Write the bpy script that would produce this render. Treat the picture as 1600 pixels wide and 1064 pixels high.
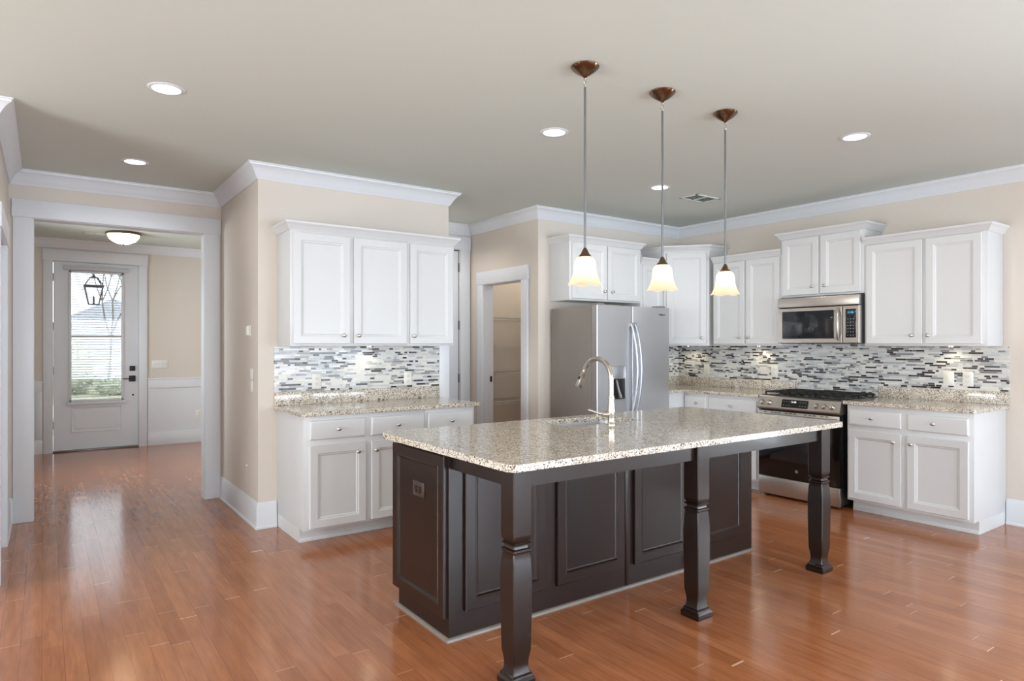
import bpy, bmesh, math, random
from mathutils import Vector, Matrix
random.seed(7)
PI = math.pi
scene = bpy.context.scene
for o in list(bpy.data.objects): bpy.data.objects.remove(o)

# ------------------------------------------------------------------ camera
cam_data = bpy.data.cameras.new('camera')
cam = bpy.data.objects.new('camera', cam_data)
scene.collection.objects.link(cam)
cam.location = (0, 0, 1.38)
cam.rotation_euler = (PI/2, 0, 0.95 - PI/2)   # looks along (cos .95, sin .95)
cam_data.sensor_width = 36.0
cam_data.lens = 1022.0/1600*36
cam_data.shift_y = 7.0/1600
cam_data.clip_start = 0.02
cam_data.clip_end = 400
scene.camera = cam

# ------------------------------------------------------------------ colour management
scene.view_settings.view_transform = 'Standard'
scene.view_settings.look = 'None'
scene.view_settings.gamma = 1.0
scene.view_settings.use_curve_mapping = False
scene.view_settings.exposure = -0.70

# ------------------------------------------------------------------ world: bright overcast sky
world = bpy.data.worlds.new('overcast_sky'); scene.world = world
world.use_nodes = True
wn = world.node_tree; wn.nodes.clear()
wo = wn.nodes.new('ShaderNodeOutputWorld'); wb = wn.nodes.new('ShaderNodeBackground')
wb.inputs[0].default_value = (0.88, 0.93, 1.0, 1); wb.inputs[1].default_value = 5.0
wn.links.new(wb.outputs[0], wo.inputs[0])

def area(name, loc, rot, sx, sy, power, col=(1, 1, 1), spread=PI):
    L = bpy.data.lights.new(name, 'AREA'); L.shape = 'RECTANGLE'; L.size = sx; L.size_y = sy
    L.energy = power; L.color = col; L.spread = spread
    o = bpy.data.objects.new(name, L); scene.collection.objects.link(o); o.location = loc; o.rotation_euler = rot
    return o
def point(name, loc, power, col, r=0.03):
    L = bpy.data.lights.new(name, 'POINT'); L.energy = power; L.color = col; L.shadow_soft_size = r
    o = bpy.data.objects.new(name, L); scene.collection.objects.link(o); o.location = loc; return o
DAY = (0.94, 0.96, 1.0)
# daylight coming in through the living room windows behind and beside the camera
# window list: (wall, centre along wall, width, z0, z1, power)
REAR_WINDOWS = [(-1.3, 1.5, 0.25, 2.25), (1.3, 1.5, 0.25, 2.25), (3.45, 1.6, 0.06, 2.25), (5.1, 1.5, 0.06, 2.25)]
for cx, w, z0, z1 in REAR_WINDOWS:
    area('window_daylight', (cx, -3.70, (z0+z1)/2), (PI/2, 0, 0), w, z1-z0, (125 if cx > 3 else 120)*w*(z1-z0)/1.8, DAY if cx < 3 else (0.78, 0.88, 1.0))
area('side_window_daylight', (6.15, -0.7, 1.3), (PI/2, 0, PI/2), 2.2, 1.9, 240, (0.90, 0.95, 1.0))
area('living_window_daylight', (-3.40, -0.5, 1.35), (PI/2, 0, -PI/2), 2.2, 1.9, 210, (1.0, 0.97, 0.93))
area('added_far_window_fill', (-3.40, 2.9, 1.35), (PI/2, 0, -PI/2), 1.8, 1.9, 260, (0.97, 0.98, 0.97))  # unseen far window, added to brighten surfaces facing left
area('entry_window_daylight', (-1.10, 8.2, 1.5), (PI/2, 0, -PI/2), 1.0, 1.5, 190, (.94, .98, 1))

# ------------------------------------------------------------------ materials
class NT:
    def __init__(s, m): s.t = m.node_tree; s.n = s.t.nodes; s.l = s.t.links
    def new(s, k, **kw):
        n = s.n.new(k)
        for a, b in kw.items(): setattr(n, a, b)
        return n
    def math(s, op, a, b=None, c=None):
        n = s.n.new('ShaderNodeMath'); n.operation = op
        for i, v in enumerate((a, b, c)):
            if v is None: continue
            if isinstance(v, (int, float)): n.inputs[i].default_value = v
            else: s.l.new(v, n.inputs[i])
        return n.outputs[0]
def srgb(r, g, b):
    f = lambda c: (c/255/12.92) if c/255 <= 0.04045 else ((c/255+0.055)/1.055)**2.4
    return (f(r), f(g), f(b), 1)
def pmat(name, col, rough=0.5, metal=0.0, spec=0.5, noise=0.0, nscale=20, bump=0.0, coat=0.0, emit=None, estr=0.0, aniso=None):
    m = bpy.data.materials.new(name); m.use_nodes = True; h = NT(m)
    b = h.n['Principled BSDF']
    b.inputs['Base Color'].default_value = col; b.inputs['Roughness'].default_value = rough
    b.inputs['Metallic'].default_value = metal; b.inputs['Specular IOR Level'].default_value = spec
    b.inputs['Coat Weight'].default_value = coat; b.inputs['Coat Roughness'].default_value = 0.08
    if emit: b.inputs['Emission Color'].default_value = emit; b.inputs['Emission Strength'].default_value = estr
    if noise or bump or aniso:
        tc = h.new('ShaderNodeTexCoord'); mp = h.new('ShaderNodeMapping'); h.l.new(tc.outputs['Object'], mp.inputs[0])
        if aniso: mp.inputs['Scale'].default_value = aniso
        nz = h.new('ShaderNodeTexNoise'); nz.inputs['Scale'].default_value = nscale; nz.inputs['Detail'].default_value = 3
        h.l.new(mp.outputs[0], nz.inputs['Vector'])
        if noise:
            mx = h.new('ShaderNodeMix', data_type='RGBA'); d = noise
            mx.inputs[6].default_value = tuple(min(1, c*(1-d)) for c in col[:3])+(1,)
            mx.inputs[7].default_value = tuple(min(1, c*(1+d)) for c in col[:3])+(1,)
            h.l.new(nz.outputs[0], mx.inputs[0]); h.l.new(mx.outputs[2], b.inputs['Base Color'])
        if bump:
            bp = h.new('ShaderNodeBump'); bp.inputs['Strength'].default_value = bump; bp.inputs['Distance'].default_value = 0.002
            h.l.new(nz.outputs[0], bp.inputs['Height']); h.l.new(bp.outputs[0], b.inputs['Normal'])
        if aniso:
            rr = h.math('MULTIPLY_ADD', nz.outputs[0], 0.16, rough-0.08); h.l.new(rr, b.inputs['Roughness'])
    return m

M = {}
M['wall'] = pmat('beige_wall_paint', srgb(215, 206, 196), 0.75, noise=0.015, nscale=60, bump=0.05)
M['ceiling'] = pmat('ceiling_paint', srgb(206, 212, 205), 0.85, noise=0.01, nscale=80)
M['trim'] = pmat('white_trim_paint', srgb(220, 223, 228), 0.38, noise=0.01, nscale=15)
M['cabinet'] = pmat('white_cabinet_paint', srgb(213, 214, 215), 0.36, noise=0.01, nscale=15)
M['espresso'] = pmat('espresso_stained_wood', srgb(28, 16, 12), 0.30, spec=0.5, noise=0.35, nscale=3, coat=0.15)
M['steel'] = pmat('brushed_stainless_steel', srgb(206, 208, 212), 0.38, 1.0, noise=0.03, nscale=4)
M['fridge_side'] = pmat('grey_fridge_side', srgb(140, 134, 128), 0.42, 0.25, noise=0.03, nscale=12)
M['black'] = pmat('black_gloss', srgb(18, 14, 14), 0.08, noise=0.05)
M['black_matte'] = pmat('black_appliance_side', srgb(30, 30, 33), 0.4, noise=0.05)
M['iron'] = pmat('cast_iron', srgb(22, 22, 23), 0.55, noise=0.2, nscale=60)
M['appliance_steel'] = pmat('warm_brushed_steel', srgb(192, 184, 176), 0.34, 1.0, noise=0.03, nscale=4)
M['outlet_bronze'] = pmat('aged_bronze_plate', srgb(84, 72, 66), 0.3, 0.5, noise=0.1)
M['handle_steel'] = pmat('satin_handle_steel', srgb(176, 178, 184), 0.34, 1.0, noise=0.02)
M['nickel'] = pmat('satin_nickel', srgb(196, 190, 182), 0.24, 1.0, noise=0.02)
M['knob_metal'] = pmat('polished_nickel_knob', srgb(212, 210, 206), 0.3, 1.0, noise=0.02)
M['copper'] = pmat('antique_copper', srgb(122, 100, 82), 0.2, 1.0, noise=0.2, nscale=25)
M['rod'] = pmat('grey_rod', srgb(135, 138, 142), 0.4, 0.8, noise=0.02)
M['plastic'] = pmat('white_plastic', srgb(232, 230, 224), 0.35, noise=0.01)
M['bronze_black'] = pmat('matte_black_hardware', srgb(38, 36, 36), 0.4, 0.3, noise=0.05)
M['hinge'] = pmat('hinge_metal', srgb(120, 116, 112), 0.35, 0.9, noise=0.03)
M['wire'] = pmat('white_coated_wire', srgb(205, 202, 196), 0.4, noise=0.01)
M['blind'] = pmat('white_blind', srgb(196, 198, 202), 0.5, noise=0.01)
M['dark_gap'] = pmat('shadow_gap', srgb(60, 58, 56), 0.8, noise=0.02)
M['toe'] = pmat('grey_toe_moulding', srgb(120, 112, 106), 0.3, noise=0.15, nscale=20)
M['panel_glass'] = pmat('dark_appliance_glass', srgb(30, 32, 36), 0.06, noise=0.02)
M['led'] = pmat('recessed_lamp', (1, 1, 1, 1), 0.5, emit=(1, 0.98, 0.94, 1), estr=5.0)
M['blue_led'] = pmat('blue_digits', (0.1, 0.5, 0.8, 1), 0.5, emit=srgb(120, 205, 235), estr=1.0)
M['blue_screen'] = pmat('blue_screen', srgb(10, 50, 75), 0.2, emit=srgb(10, 60, 90), estr=0.6)
M['white_led'] = pmat('white_digits', (1, 1, 1, 1), 0.5, emit=(0.9, 0.93, 1, 1), estr=1.2)
M['key_print'] = pmat('grey_key_print', srgb(130, 130, 130), 0.5, noise=0.02)
M['dark_print'] = pmat('dark_print', srgb(40, 38, 44), 0.4, noise=0.02)

def shade_mat(name, col, estr):
    m = bpy.data.materials.new(name); m.use_nodes = True; h = NT(m); h.n.clear()
    out = h.new('ShaderNodeOutputMaterial')
    df = h.new('ShaderNodeBsdfDiffuse'); df.inputs[0].default_value = col
    tr = h.new('ShaderNodeBsdfTranslucent'); tr.inputs[0].default_value = col
    gl = h.new('ShaderNodeBsdfGlossy'); gl.inputs['Roughness'].default_value = 0.15
    em = h.new('ShaderNodeEmission'); em.inputs[0].default_value = (col[0], col[1]*0.95, col[2]*0.85, 1)
    nz = h.new('ShaderNodeTexNoise'); nz.inputs['Scale'].default_value = 14
    es = h.math('MULTIPLY_ADD', nz.outputs[0], 0.1*estr, estr*0.95); h.l.new(es, em.inputs[1])
    m1 = h.new('ShaderNodeMixShader'); m1.inputs[0].default_value = 0.6
    h.l.new(df.outputs[0], m1.inputs[1]); h.l.new(tr.outputs[0], m1.inputs[2])
    m2 = h.new('ShaderNodeMixShader'); m2.inputs[0].default_value = 0.05
    h.l.new(m1.outputs[0], m2.inputs[1]); h.l.new(gl.outputs[0], m2.inputs[2])
    a = h.new('ShaderNodeAddShader'); h.l.new(m2.outputs[0], a.inputs[0]); h.l.new(em.outputs[0], a.inputs[1])
    h.l.new(a.outputs[0], out.inputs[0]); return m
M['shade'] = shade_mat('frosted_cream_glass', (0.90, 0.76, 0.58, 1), 0.20)
M['bulb'] = pmat('lit_bulb', (1, 1, 1, 1), 0.5, emit=(1.0, 0.86, 0.62, 1), estr=14.0)

def glass_mat():
    m = bpy.data.materials.new('clear_pane_glass'); m.use_nodes = True; h = NT(m); h.n.clear()
    out = h.new('ShaderNodeOutputMaterial'); tr = h.new('ShaderNodeBsdfTransparent'); tr.inputs[0].default_value = (0.95, 0.97, 0.98, 1)
    gl = h.new('ShaderNodeBsdfGlossy'); gl.inputs['Roughness'].default_value = 0.02
    fr = h.new('ShaderNodeFresnel'); fr.inputs[0].default_value = 1.45
    mx = h.new('ShaderNodeMixShader'); h.l.new(fr.outputs[0], mx.inputs[0]); h.l.new(tr.outputs[0], mx.inputs[1]); h.l.new(gl.outputs[0], mx.inputs[2])
    h.l.new(mx.outputs[0], out.inputs[0]); return m
M['glass'] = glass_mat()

def strip_nodes(h, u, v, height, length, mortar, warp=0.0, seed=0.0, mend=1.0):
    """rows of strips with random offsets; returns (random colour value, second random, 0..1 joint mask, across, along)"""
    row = h.math('FLOOR', h.math('DIVIDE', v, height))
    wnz = h.new('ShaderNodeTexWhiteNoise', noise_dimensions='1D'); h.l.new(h.math('ADD', row, seed+0.37), wnz.inputs['W'])
    uu = h.math('ADD', h.math('DIVIDE', u, length), h.math('MULTIPLY', wnz.outputs[0], 37.0))
    if warp:
        a = h.math('SINE', h.math('ADD', h.math('MULTIPLY', uu, 2.3), h.math('MULTIPLY', row, 1.9)))
        b_ = h.math('SINE', h.math('ADD', h.math('MULTIPLY', uu, 5.1), h.math('MULTIPLY', row, 4.7)))
        uu = h.math('ADD', uu, h.math('ADD', h.math('MULTIPLY', a, warp*0.22), h.math('MULTIPLY', b_, warp*0.09)))
    cell = h.math('FLOOR', uu)
    parity = h.math('MODULO', h.math('ABSOLUTE', h.math('ADD', cell, row)), 2.0)
    cb = h.new('ShaderNodeCombineXYZ'); h.l.new(cell, cb.inputs[0]); h.l.new(row, cb.inputs[1]); cb.inputs[2].default_value = seed
    w2 = h.new('ShaderNodeTexWhiteNoise', noise_dimensions='3D'); h.l.new(cb.outputs[0], w2.inputs['Vector'])
    fv = h.math('MULTIPLY', h.math('FRACT', h.math('DIVIDE', v, height)), height)
    fu = h.math('MULTIPLY', h.math('FRACT', uu), length)
    mv = h.math('LESS_THAN', fv, mortar); mu = h.math('LESS_THAN', fu, mortar*mend)
    sep = h.new('ShaderNodeSeparateColor'); h.l.new(w2.outputs[1], sep.inputs[0])
    return w2.outputs[0], sep.outputs[1], h.math('MAXIMUM', mv, mu), mv, mu, parity

def ramp(h, fac, stops, const=False):
    r = h.new('ShaderNodeValToRGB'); r.color_ramp.interpolation = 'CONSTANT' if const else 'LINEAR'
    e = r.color_ramp.elements
    while len(e) < len(stops): e.new(0.5)
    for i, (p, c) in enumerate(stops): e[i].position = p; e[i].color = c
    h.l.new(fac, r.inputs[0]); return r.outputs[0]

def floor_mat():
    m = bpy.data.materials.new('glossy_hardwood_planks'); m.use_nodes = True; h = NT(m); b = h.n['Principled BSDF']
    g = h.new('ShaderNodeNewGeometry'); sp = h.new('ShaderNodeSeparateXYZ'); h.l.new(g.outputs['Position'], sp.inputs[0])
    r1, r2, joint, mv, mu, par = strip_nodes(h, h.math('ADD', sp.outputs[1], 50.0), h.math('ADD', sp.outputs[0], 50.0), 0.0805, 0.85, 0.0018, 1.2, 3.0, 2.2)
    base = ramp(h, r1, [(0.0, srgb(162, 99, 62)), (0.35, srgb(168, 105, 68)), (0.7, srgb(174, 110, 71)), (1.0, srgb(180, 115, 76))])
    mp = h.new('ShaderNodeMapping'); h.l.new(g.outputs['Position'], mp.inputs[0]); mp.inputs['Scale'].default_value = (14, 1.4, 1)
    nz = h.new('ShaderNodeTexNoise'); nz.inputs['Scale'].default_value = 2.2; nz.inputs['Detail'].default_value = 2; nz.inputs['Distortion'].default_value = 0.3
    h.l.new(mp.outputs[0], nz.inputs['Vector'])
    mp2 = h.new('ShaderNodeMapping'); h.l.new(g.outputs['Position'], mp2.inputs[0]); mp2.inputs['Scale'].default_value = (48, 4, 1)
    nz2 = h.new('ShaderNodeTexNoise'); nz2.inputs['Scale'].default_value = 2.0; nz2.inputs['Detail'].default_value = 3; h.l.new(mp2.outputs[0], nz2.inputs['Vector'])
    gr = h.math('ADD', h.math('MULTIPLY', nz.outputs[0], 0.55), h.math('MULTIPLY', nz2.outputs[0], 0.3))
    dk = ramp(h, gr, [(0.3, (0.80, 0.78, 0.76, 1)), (0.55, (1.08, 1.08, 1.08, 1))])
    mx = h.new('ShaderNodeMix', data_type='RGBA', blend_type='MULTIPLY'); mx.inputs[0].default_value = 1
    h.l.new(base, mx.inputs[6]); h.l.new(dk, mx.inputs[7])
    # long joints: thin lighter bevels with dark core; end joints brighter filler
    m2 = h.new('ShaderNodeMix', data_type='RGBA'); m2.inputs[7].default_value = srgb(118, 66, 40)
    h.l.new(mx.outputs[2], m2.inputs[6]); h.l.new(h.math('MULTIPLY', mv, 0.8), m2.inputs[0])
    m3 = h.new('ShaderNodeMix', data_type='RGBA'); m3.inputs[7].default_value = srgb(226, 188, 156)
    h.l.new(m2.outputs[2], m3.inputs[6])
    sel = h.math('MULTIPLY', mu, h.math('GREATER_THAN', r2, 0.45)); h.l.new(h.math('MULTIPLY', sel, 0.9), m3.inputs[0])
    h.l.new(m3.outputs[2], b.inputs['Base Color'])
    b.inputs['Roughness'].default_value = 0.17
    h.l.new(h.math('MULTIPLY_ADD', nz2.outputs[0], 0.10, 0.10), b.inputs['Roughness'])
    b.inputs['Specular IOR Level'].default_value = 0.85
    return m
M['floor'] = floor_mat()

def mosaic_mat():
    m = bpy.data.materials.new('glass_strip_mosaic'); m.use_nodes = True; h = NT(m); b = h.n['Principled BSDF']
    g = h.new('ShaderNodeNewGeometry'); sp = h.new('ShaderNodeSeparateXYZ'); h.l.new(g.outputs['Position'], sp.inputs[0])
    u = h.math('SUBTRACT', sp.outputs[0], sp.outputs[1])
    r1, r2, joint, mv, mu, par = strip_nodes(h, u, sp.outputs[2], 0.0152, 0.066, 0.0012, 1.6, 11.0)
    r1 = h.math('MULTIPLY', r1, h.math('MULTIPLY_ADD', par, 0.20, 0.80))
    col = ramp(h, r1, [(0.0, srgb(214, 214, 212)), (0.22, srgb(198, 200, 202)), (0.38, srgb(224, 221, 213)), (0.54, srgb(170, 171, 172)),
                       (0.67, srgb(132, 132, 134)), (0.74, srgb(78, 74, 78)), (0.81, srgb(42, 36, 42)), (0.93, srgb(62, 48, 46))], True)
    mx = h.new('ShaderNodeMix', data_type='RGBA'); mx.inputs[7].default_value = srgb(206, 204, 198)
    h.l.new(joint, mx.inputs[0]); h.l.new(col, mx.inputs[6]); h.l.new(mx.outputs[2], b.inputs['Base Color'])
    h.l.new(h.math('MULTIPLY_ADD', joint, 0.5, h.math('MULTIPLY_ADD', r2, 0.25, 0.10)), b.inputs['Roughness'])
    bp = h.new('ShaderNodeBump'); bp.inputs['Strength'].default_value = 0.4; bp.inputs['Distance'].default_value = 0.001
    h.l.new(h.math('SUBTRACT', 1.0, joint), bp.inputs['Height']); h.l.new(bp.outputs[0], b.inputs['Normal'])
    return m
M['mosaic'] = mosaic_mat()

def granite_mat():
    m = bpy.data.materials.new('speckled_granite'); m.use_nodes = True; h = NT(m); b = h.n['Principled BSDF']
    g = h.new('ShaderNodeNewGeometry')
    nz = h.new('ShaderNodeTexNoise'); nz.inputs['Scale'].default_value = 60; nz.inputs['Detail'].default_value = 2; h.l.new(g.outputs['Position'], nz.inputs['Vector'])
    vm = h.new('ShaderNodeVectorMath', operation='MULTIPLY_ADD'); vm.inputs[1].default_value = (0.012, 0.012, 0.012)
    h.l.new(nz.outputs[1], vm.inputs[0]); h.l.new(g.outputs['Position'], vm.inputs[2])
    vo = h.new('ShaderNodeTexVoronoi'); vo.inputs['Scale'].default_value = 210; h.l.new(vm.outputs[0], vo.inputs['Vector'])
    sp = h.new('ShaderNodeSeparateColor'); h.l.new(vo.outputs['Color'], sp.inputs[0])
    big = h.new('ShaderNodeTexNoise'); big.inputs['Scale'].default_value = 22; big.inputs['Detail'].default_value = 3; h.l.new(g.outputs['Position'], big.inputs['Vector'])
    f = h.math('ADD', sp.outputs[0], h.math('MULTIPLY', h.math('SUBTRACT', big.outputs[0], 0.5), 0.5))
    col = ramp(h, f, [(0.0, srgb(66, 60, 58)), (0.11, srgb(132, 122, 112)), (0.23, srgb(180, 168, 152)), (0.42, srgb(212, 201, 184)),
                      (0.60, srgb(226, 218, 204)), (0.76, srgb(186, 178, 168)), (0.86, srgb(238, 233, 225))], True)
    h.l.new(col, b.inputs['Base Color']); b.inputs['Roughness'].default_value = 0.09
    b.inputs['Specular IOR Level'].default_value = 0.6
    return m
M['granite'] = granite_mat()

# ------------------------------------------------------------------ mesh helpers
def finish(name, bm, mat, parent=None, smooth=35, kind=None):
    bmesh.ops.remove_doubles(bm, verts=bm.verts, dist=1e-6)
    bmesh.ops.recalc_face_normals(bm, faces=bm.faces)
    me = bpy.data.meshes.new(name); bm.to_mesh(me); bm.free()
    me.materials.append(M[mat] if isinstance(mat, str) else mat)
    if smooth:
        me.shade_smooth(); me.set_sharp_from_angle(angle=math.radians(smooth))
    o = bpy.data.objects.new(name, me); scene.collection.objects.link(o)
    if parent: o.parent = parent
    if kind: o['kind'] = kind
    return o
def tag(o, label=None, cat=None, group=None, kind=None):
    if label: o['label'] = label
    if cat: o['category'] = cat
    if group: o['group'] = group
    if kind: o['kind'] = kind
    return o
def thing(name, loc=(0, 0, 0), rz=0, label=None, cat=None, group=None, kind=None):
    o = bpy.data.objects.new(name, None); scene.collection.objects.link(o); o.empty_display_size = 0.05
    o.location = loc; o.rotation_euler = (0, 0, rz)
    return tag(o, label, cat, group, kind)
def copy_tree(o, parent=None):
    c = o.copy(); scene.collection.objects.link(c)
    if parent: c.parent = parent
    for ch in [x for x in bpy.data.objects if x.parent is o]: copy_tree(ch, c)
    return c
def B(bm, x0, x1, y0, y1, z0, z1, bev=0.0, seg=2):
    t = bmesh.new()
    vs = [t.verts.new((x, y, z)) for x in (x0, x1) for y in (y0, y1) for z in (z0, z1)]
    for f in ((0, 1, 3, 2), (4, 6, 7, 5), (0, 4, 5, 1), (2, 3, 7, 6), (0, 2, 6, 4), (1, 5, 7, 3)): t.faces.new([vs[i] for i in f])
    if bev: bmesh.ops.bevel(t, geom=t.edges[:], offset=bev, segments=seg, affect='EDGES', profile=0.5)
    me = bpy.data.meshes.new('tmp'); t.to_mesh(me); t.free(); bm.from_mesh(me); bpy.data.meshes.remove(me)
    return bm
def box(name, x0, x1, y0, y1, z0, z1, mat, parent=None, bev=0.0, kind=None, seg=2):
    return finish(name, B(bmesh.new(), x0, x1, y0, y1, z0, z1, bev, seg), mat, parent, kind=kind)
def boxes(name, lst, mat, parent=None, bev=0.0, kind=None):
    bm = bmesh.new()
    for b_ in lst: B(bm, *b_, bev)
    return finish(name, bm, mat, parent, kind=kind)
def lathe(bm, prof, c=(0, 0, 0), n=24, axis='Z', cap=True, wave=None):
    rings = []
    for i, (r, z) in enumerate(prof):
        ring = []
        for k in range(n):
            a = 2*PI*k/n; rr = r; zz = z
            if wave: rr, zz = wave(i, a, r, z)
            p = (rr*math.cos(a), rr*math.sin(a), zz)
            if axis == 'Y': p = (p[0], p[2], p[1])
            if axis == 'X': p = (p[2], p[0], p[1])
            ring.append(bm.verts.new((p[0]+c[0], p[1]+c[1], p[2]+c[2])))
        rings.append(ring)
    for a, b_ in zip(rings, rings[1:]):
        for k in range(n): bm.faces.new((a[k], a[(k+1) % n], b_[(k+1) % n], b_[k]))
    if cap: bm.faces.new(rings[0][::-1]); bm.faces.new(rings[-1])
    return bm
def tube(bm, pts, r, n=12, cap=True):
    pts = [Vector(p) for p in pts]; rs = r if isinstance(r, (list, tuple)) else [r]*len(pts)
    rings = []; up = None
    for i, p in enumerate(pts):
        d = (pts[min(i+1, len(pts)-1)]-pts[max(i-1, 0)]).normalized()
        if up is None:
            up = Vector((0, 0, 1)) if abs(d.z) < 0.9 else Vector((1, 0, 0))
        s = d.cross(up).normalized(); up = s.cross(d).normalized()
        rings.append([bm.verts.new(p+(s*math.cos(2*PI*k/n)+up*math.sin(2*PI*k/n))*rs[i]) for k in range(n)])
    for a, b_ in zip(rings, rings[1:]):
        for k in range(n): bm.faces.new((a[k], a[(k+1) % n], b_[(k+1) % n], b_[k]))
    if cap: bm.faces.new(rings[0][::-1]); bm.faces.new(rings[-1])
    return bm
def sweep(bm, path, prof, side=1, closed=False):
    """path: 2-D points; prof: (outward, z) closed outline; outward = right of the walking direction when side=1"""
    P = [Vector(p) for p in path]; n = len(P); rings = []
    def nrm(a, b_):
        d = (b_-a).normalized(); return Vector((d.y, -d.x))*side
    for i, p in enumerate(P):
        if i == 0: m = nrm(P[0], P[1])
        elif i == n-1: m = nrm(P[-2], P[-1])
        else:
            a = nrm(P[i-1], p); b_ = nrm(p, P[i+1]); m = (a+b_); m = m/(m.dot(a))
        rings.append([bm.verts.new((p.x+m.x*o, p.y+m.y*o, z)) for o, z in prof])
    k = len(prof)
    for a, b_ in zip(rings, rings[1:]):
        for j in range(k): bm.faces.new((a[j], a[(j+1) % k], b_[(j+1) % k], b_[j]))
    bm.faces.new(rings[0][::-1]); bm.faces.new(rings[-1])
    return bm
def rings_panel(bm, x0, x1, z0, z1, rings, y):
    """door leaf facing -y: rings = (inset, depth toward the viewer), first one at the back"""
    rs = []
    for ins, d in rings:
        rs.append([bm.verts.new(p) for p in ((x0+ins, y-d, z0+ins), (x1-ins, y-d, z0+ins), (x1-ins, y-d, z1-ins), (x0+ins, y-d, z1-ins))])
    for a, b_ in zip(rs, rs[1:]):
        for k in range(4): bm.faces.new((a[k], a[(k+1) % 4], b_[(k+1) % 4], b_[k]))
    bm.faces.new(rs[0][::-1]); bm.faces.new(rs[-1])
    return bm
DOOR = [(0, 0), (0, .016), (.003, .020), (.054, .020), (.060, .0155), (.066, .0145), (.074, .009), (.078, .009)]
DRAWER = [(0, 0), (0, .012), (.006, .018), (.010, .019), (.013, .020), (.014, .020)]
LEAF = [(0, 0), (0, .016), (.004, .020), (.052, .020), (.056, .0225), (.060, .0225), (.066, .014), (.072, .011), (.074, .011)]
def rrect(x0, x1, y0, y1, r, n=6):
    pts = []
    for cx, cy, a0 in ((x1-r, y0+r, -90), (x1-r, y1-r, 0), (x0+r, y1-r, 90), (x0+r, y0+r, 180)):
        for k in range(n+1):
            a = math.radians(a0+90*k/n); pts.append((cx+r*math.cos(a), cy+r*math.sin(a)))
    return pts
def slab(name, outline, z0, z1, mat, hole=None, parent=None, bev=0.004):
    bm = bmesh.new()
    loops = [outline]+([hole] if hole else [])
    for z in (z0, z1):
        es = []
        for L in loops:
            vs = [bm.verts.new((x, y, z)) for x, y in L]
            es += [bm.edges.new((vs[i], vs[(i+1) % len(vs)])) for i in range(len(vs))]
        bmesh.ops.triangle_fill(bm, edges=es, use_beauty=True)
    for L in loops:
        for i in range(len(L)):
            a, b_ = L[i], L[(i+1) % len(L)]
            bm.faces.new([bm.verts.new((a[0], a[1], z0)), bm.verts.new((b_[0], b_[1], z0)), bm.verts.new((b_[0], b_[1], z1)), bm.verts.new((a[0], a[1], z1))])
    o = finish(name, bm, mat, parent, smooth=30)
    if bev:
        md = o.modifiers.new('eased_edge', 'BEVEL'); md.width = bev; md.segments = 3; md.limit_method = 'ANGLE'; md.angle_limit = math.radians(50)
    return o
def text_mesh(name, s, size, loc, rot, mat, parent, ext=0.0006, shear=0.0):
    cu = bpy.data.curves.new(name, 'FONT'); cu.body = s; cu.size = size; cu.extrude = ext; cu.shear = shear; cu.align_x = 'CENTER'; cu.align_y = 'CENTER'
    t = bpy.data.objects.new('t', cu); scene.collection.objects.link(t)
    dg = bpy.context.evaluated_depsgraph_get(); me = bpy.data.meshes.new_from_object(t.evaluated_get(dg))
    bpy.data.objects.remove(t); me.name = name; me.materials.clear(); me.materials.append(M[mat])
    o = bpy.data.objects.new(name, me); scene.collection.objects.link(o); o.location = loc; o.rotation_euler = rot
    if parent: o.parent = parent
    return o

# ------------------------------------------------------------------ room shell
CZ = 2.737
floor = box('floor', -3.42, 6.17, -3.72, 10.36, -0.12, 0.0, 'floor', kind='structure')
ceiling = box('ceiling', -3.42, 6.17, -3.72, 10.36, CZ, CZ+0.12, 'ceiling', kind='structure')
def wall(name, lst): return boxes(name, lst, 'wall', kind='structure')
wall('wall_left', [(-.345, -.225, 5.66, 6.36, 0, CZ), (-.345, -.225, 4.84, 5.66, 2.06, CZ), (-.345, -.225, 4.60, 4.84, 0, CZ)])
wall('wall_far_left', [(-3.3, -.345, 4.60, 4.72, 0, CZ)])
wall('wall_entry_opening', [(-.345, -.08, 6.36, 6.49, 0, CZ), (1.177, 1.305, 6.36, 6.49, 0, CZ), (-.08, 1.177, 6.36, 6.49, 2.385, CZ)])
wall('wall_bar_side', [(1.305, 1.425, 5.10, 6.49, 0, CZ)])
wall('wall_bar', [(1.425, 2.83, 5.10, 5.22, 0, CZ)])
wall('wall_bar_end', [(2.83, 2.947, 5.10, 6.36, 0, CZ)])
wall('wall_hall', [(1.425, 2.965, 6.36, 6.49, 0, CZ), (3.815, 3.965, 6.36, 6.49, 0, CZ), (2.965, 3.815, 6.36, 6.49, 2.45, CZ)])
wall('wall_pantry_front', [(3.965, 4.085, 5.10, 5.35, 0, CZ), (3.965, 4.085, 6.085, 6.49, 0, CZ), (3.965, 4.085, 5.35, 6.085, 2.05, CZ)])
wall('wall_fridge', [(4.085, 6.045, 5.10, 5.22, 0, CZ)])
wall('wall_pantry_back', [(4.085, 5.62, 6.38, 6.49, 0, CZ)])
wall('wall_pantry_side', [(5.50, 5.62, 5.22, 6.38, 0, CZ)])
wall('wall_right', [(6.045, 6.165, 0.5, 5.22, 0, CZ), (6.045, 6.165, -3.6, -1.9, 0, CZ), (6.045, 6.165, -1.9, 0.5, 0, 0.3), (6.045, 6.165, -1.9, 0.5, 2.3, CZ)])
rw = []
xs = -3.3
for cx, w, z0, z1 in REAR_WINDOWS:
    rw.append((xs, cx-w/2, -3.72, -3.6, 0, CZ)); rw.append((cx-w/2, cx+w/2, -3.72, -3.6, 0, z0)); rw.append((cx-w/2, cx+w/2, -3.72, -3.6, z1, CZ)); xs = cx+w/2
rw.append((xs, 6.165, -3.72, -3.6, 0, CZ))
wall('wall_rear', rw)
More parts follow.
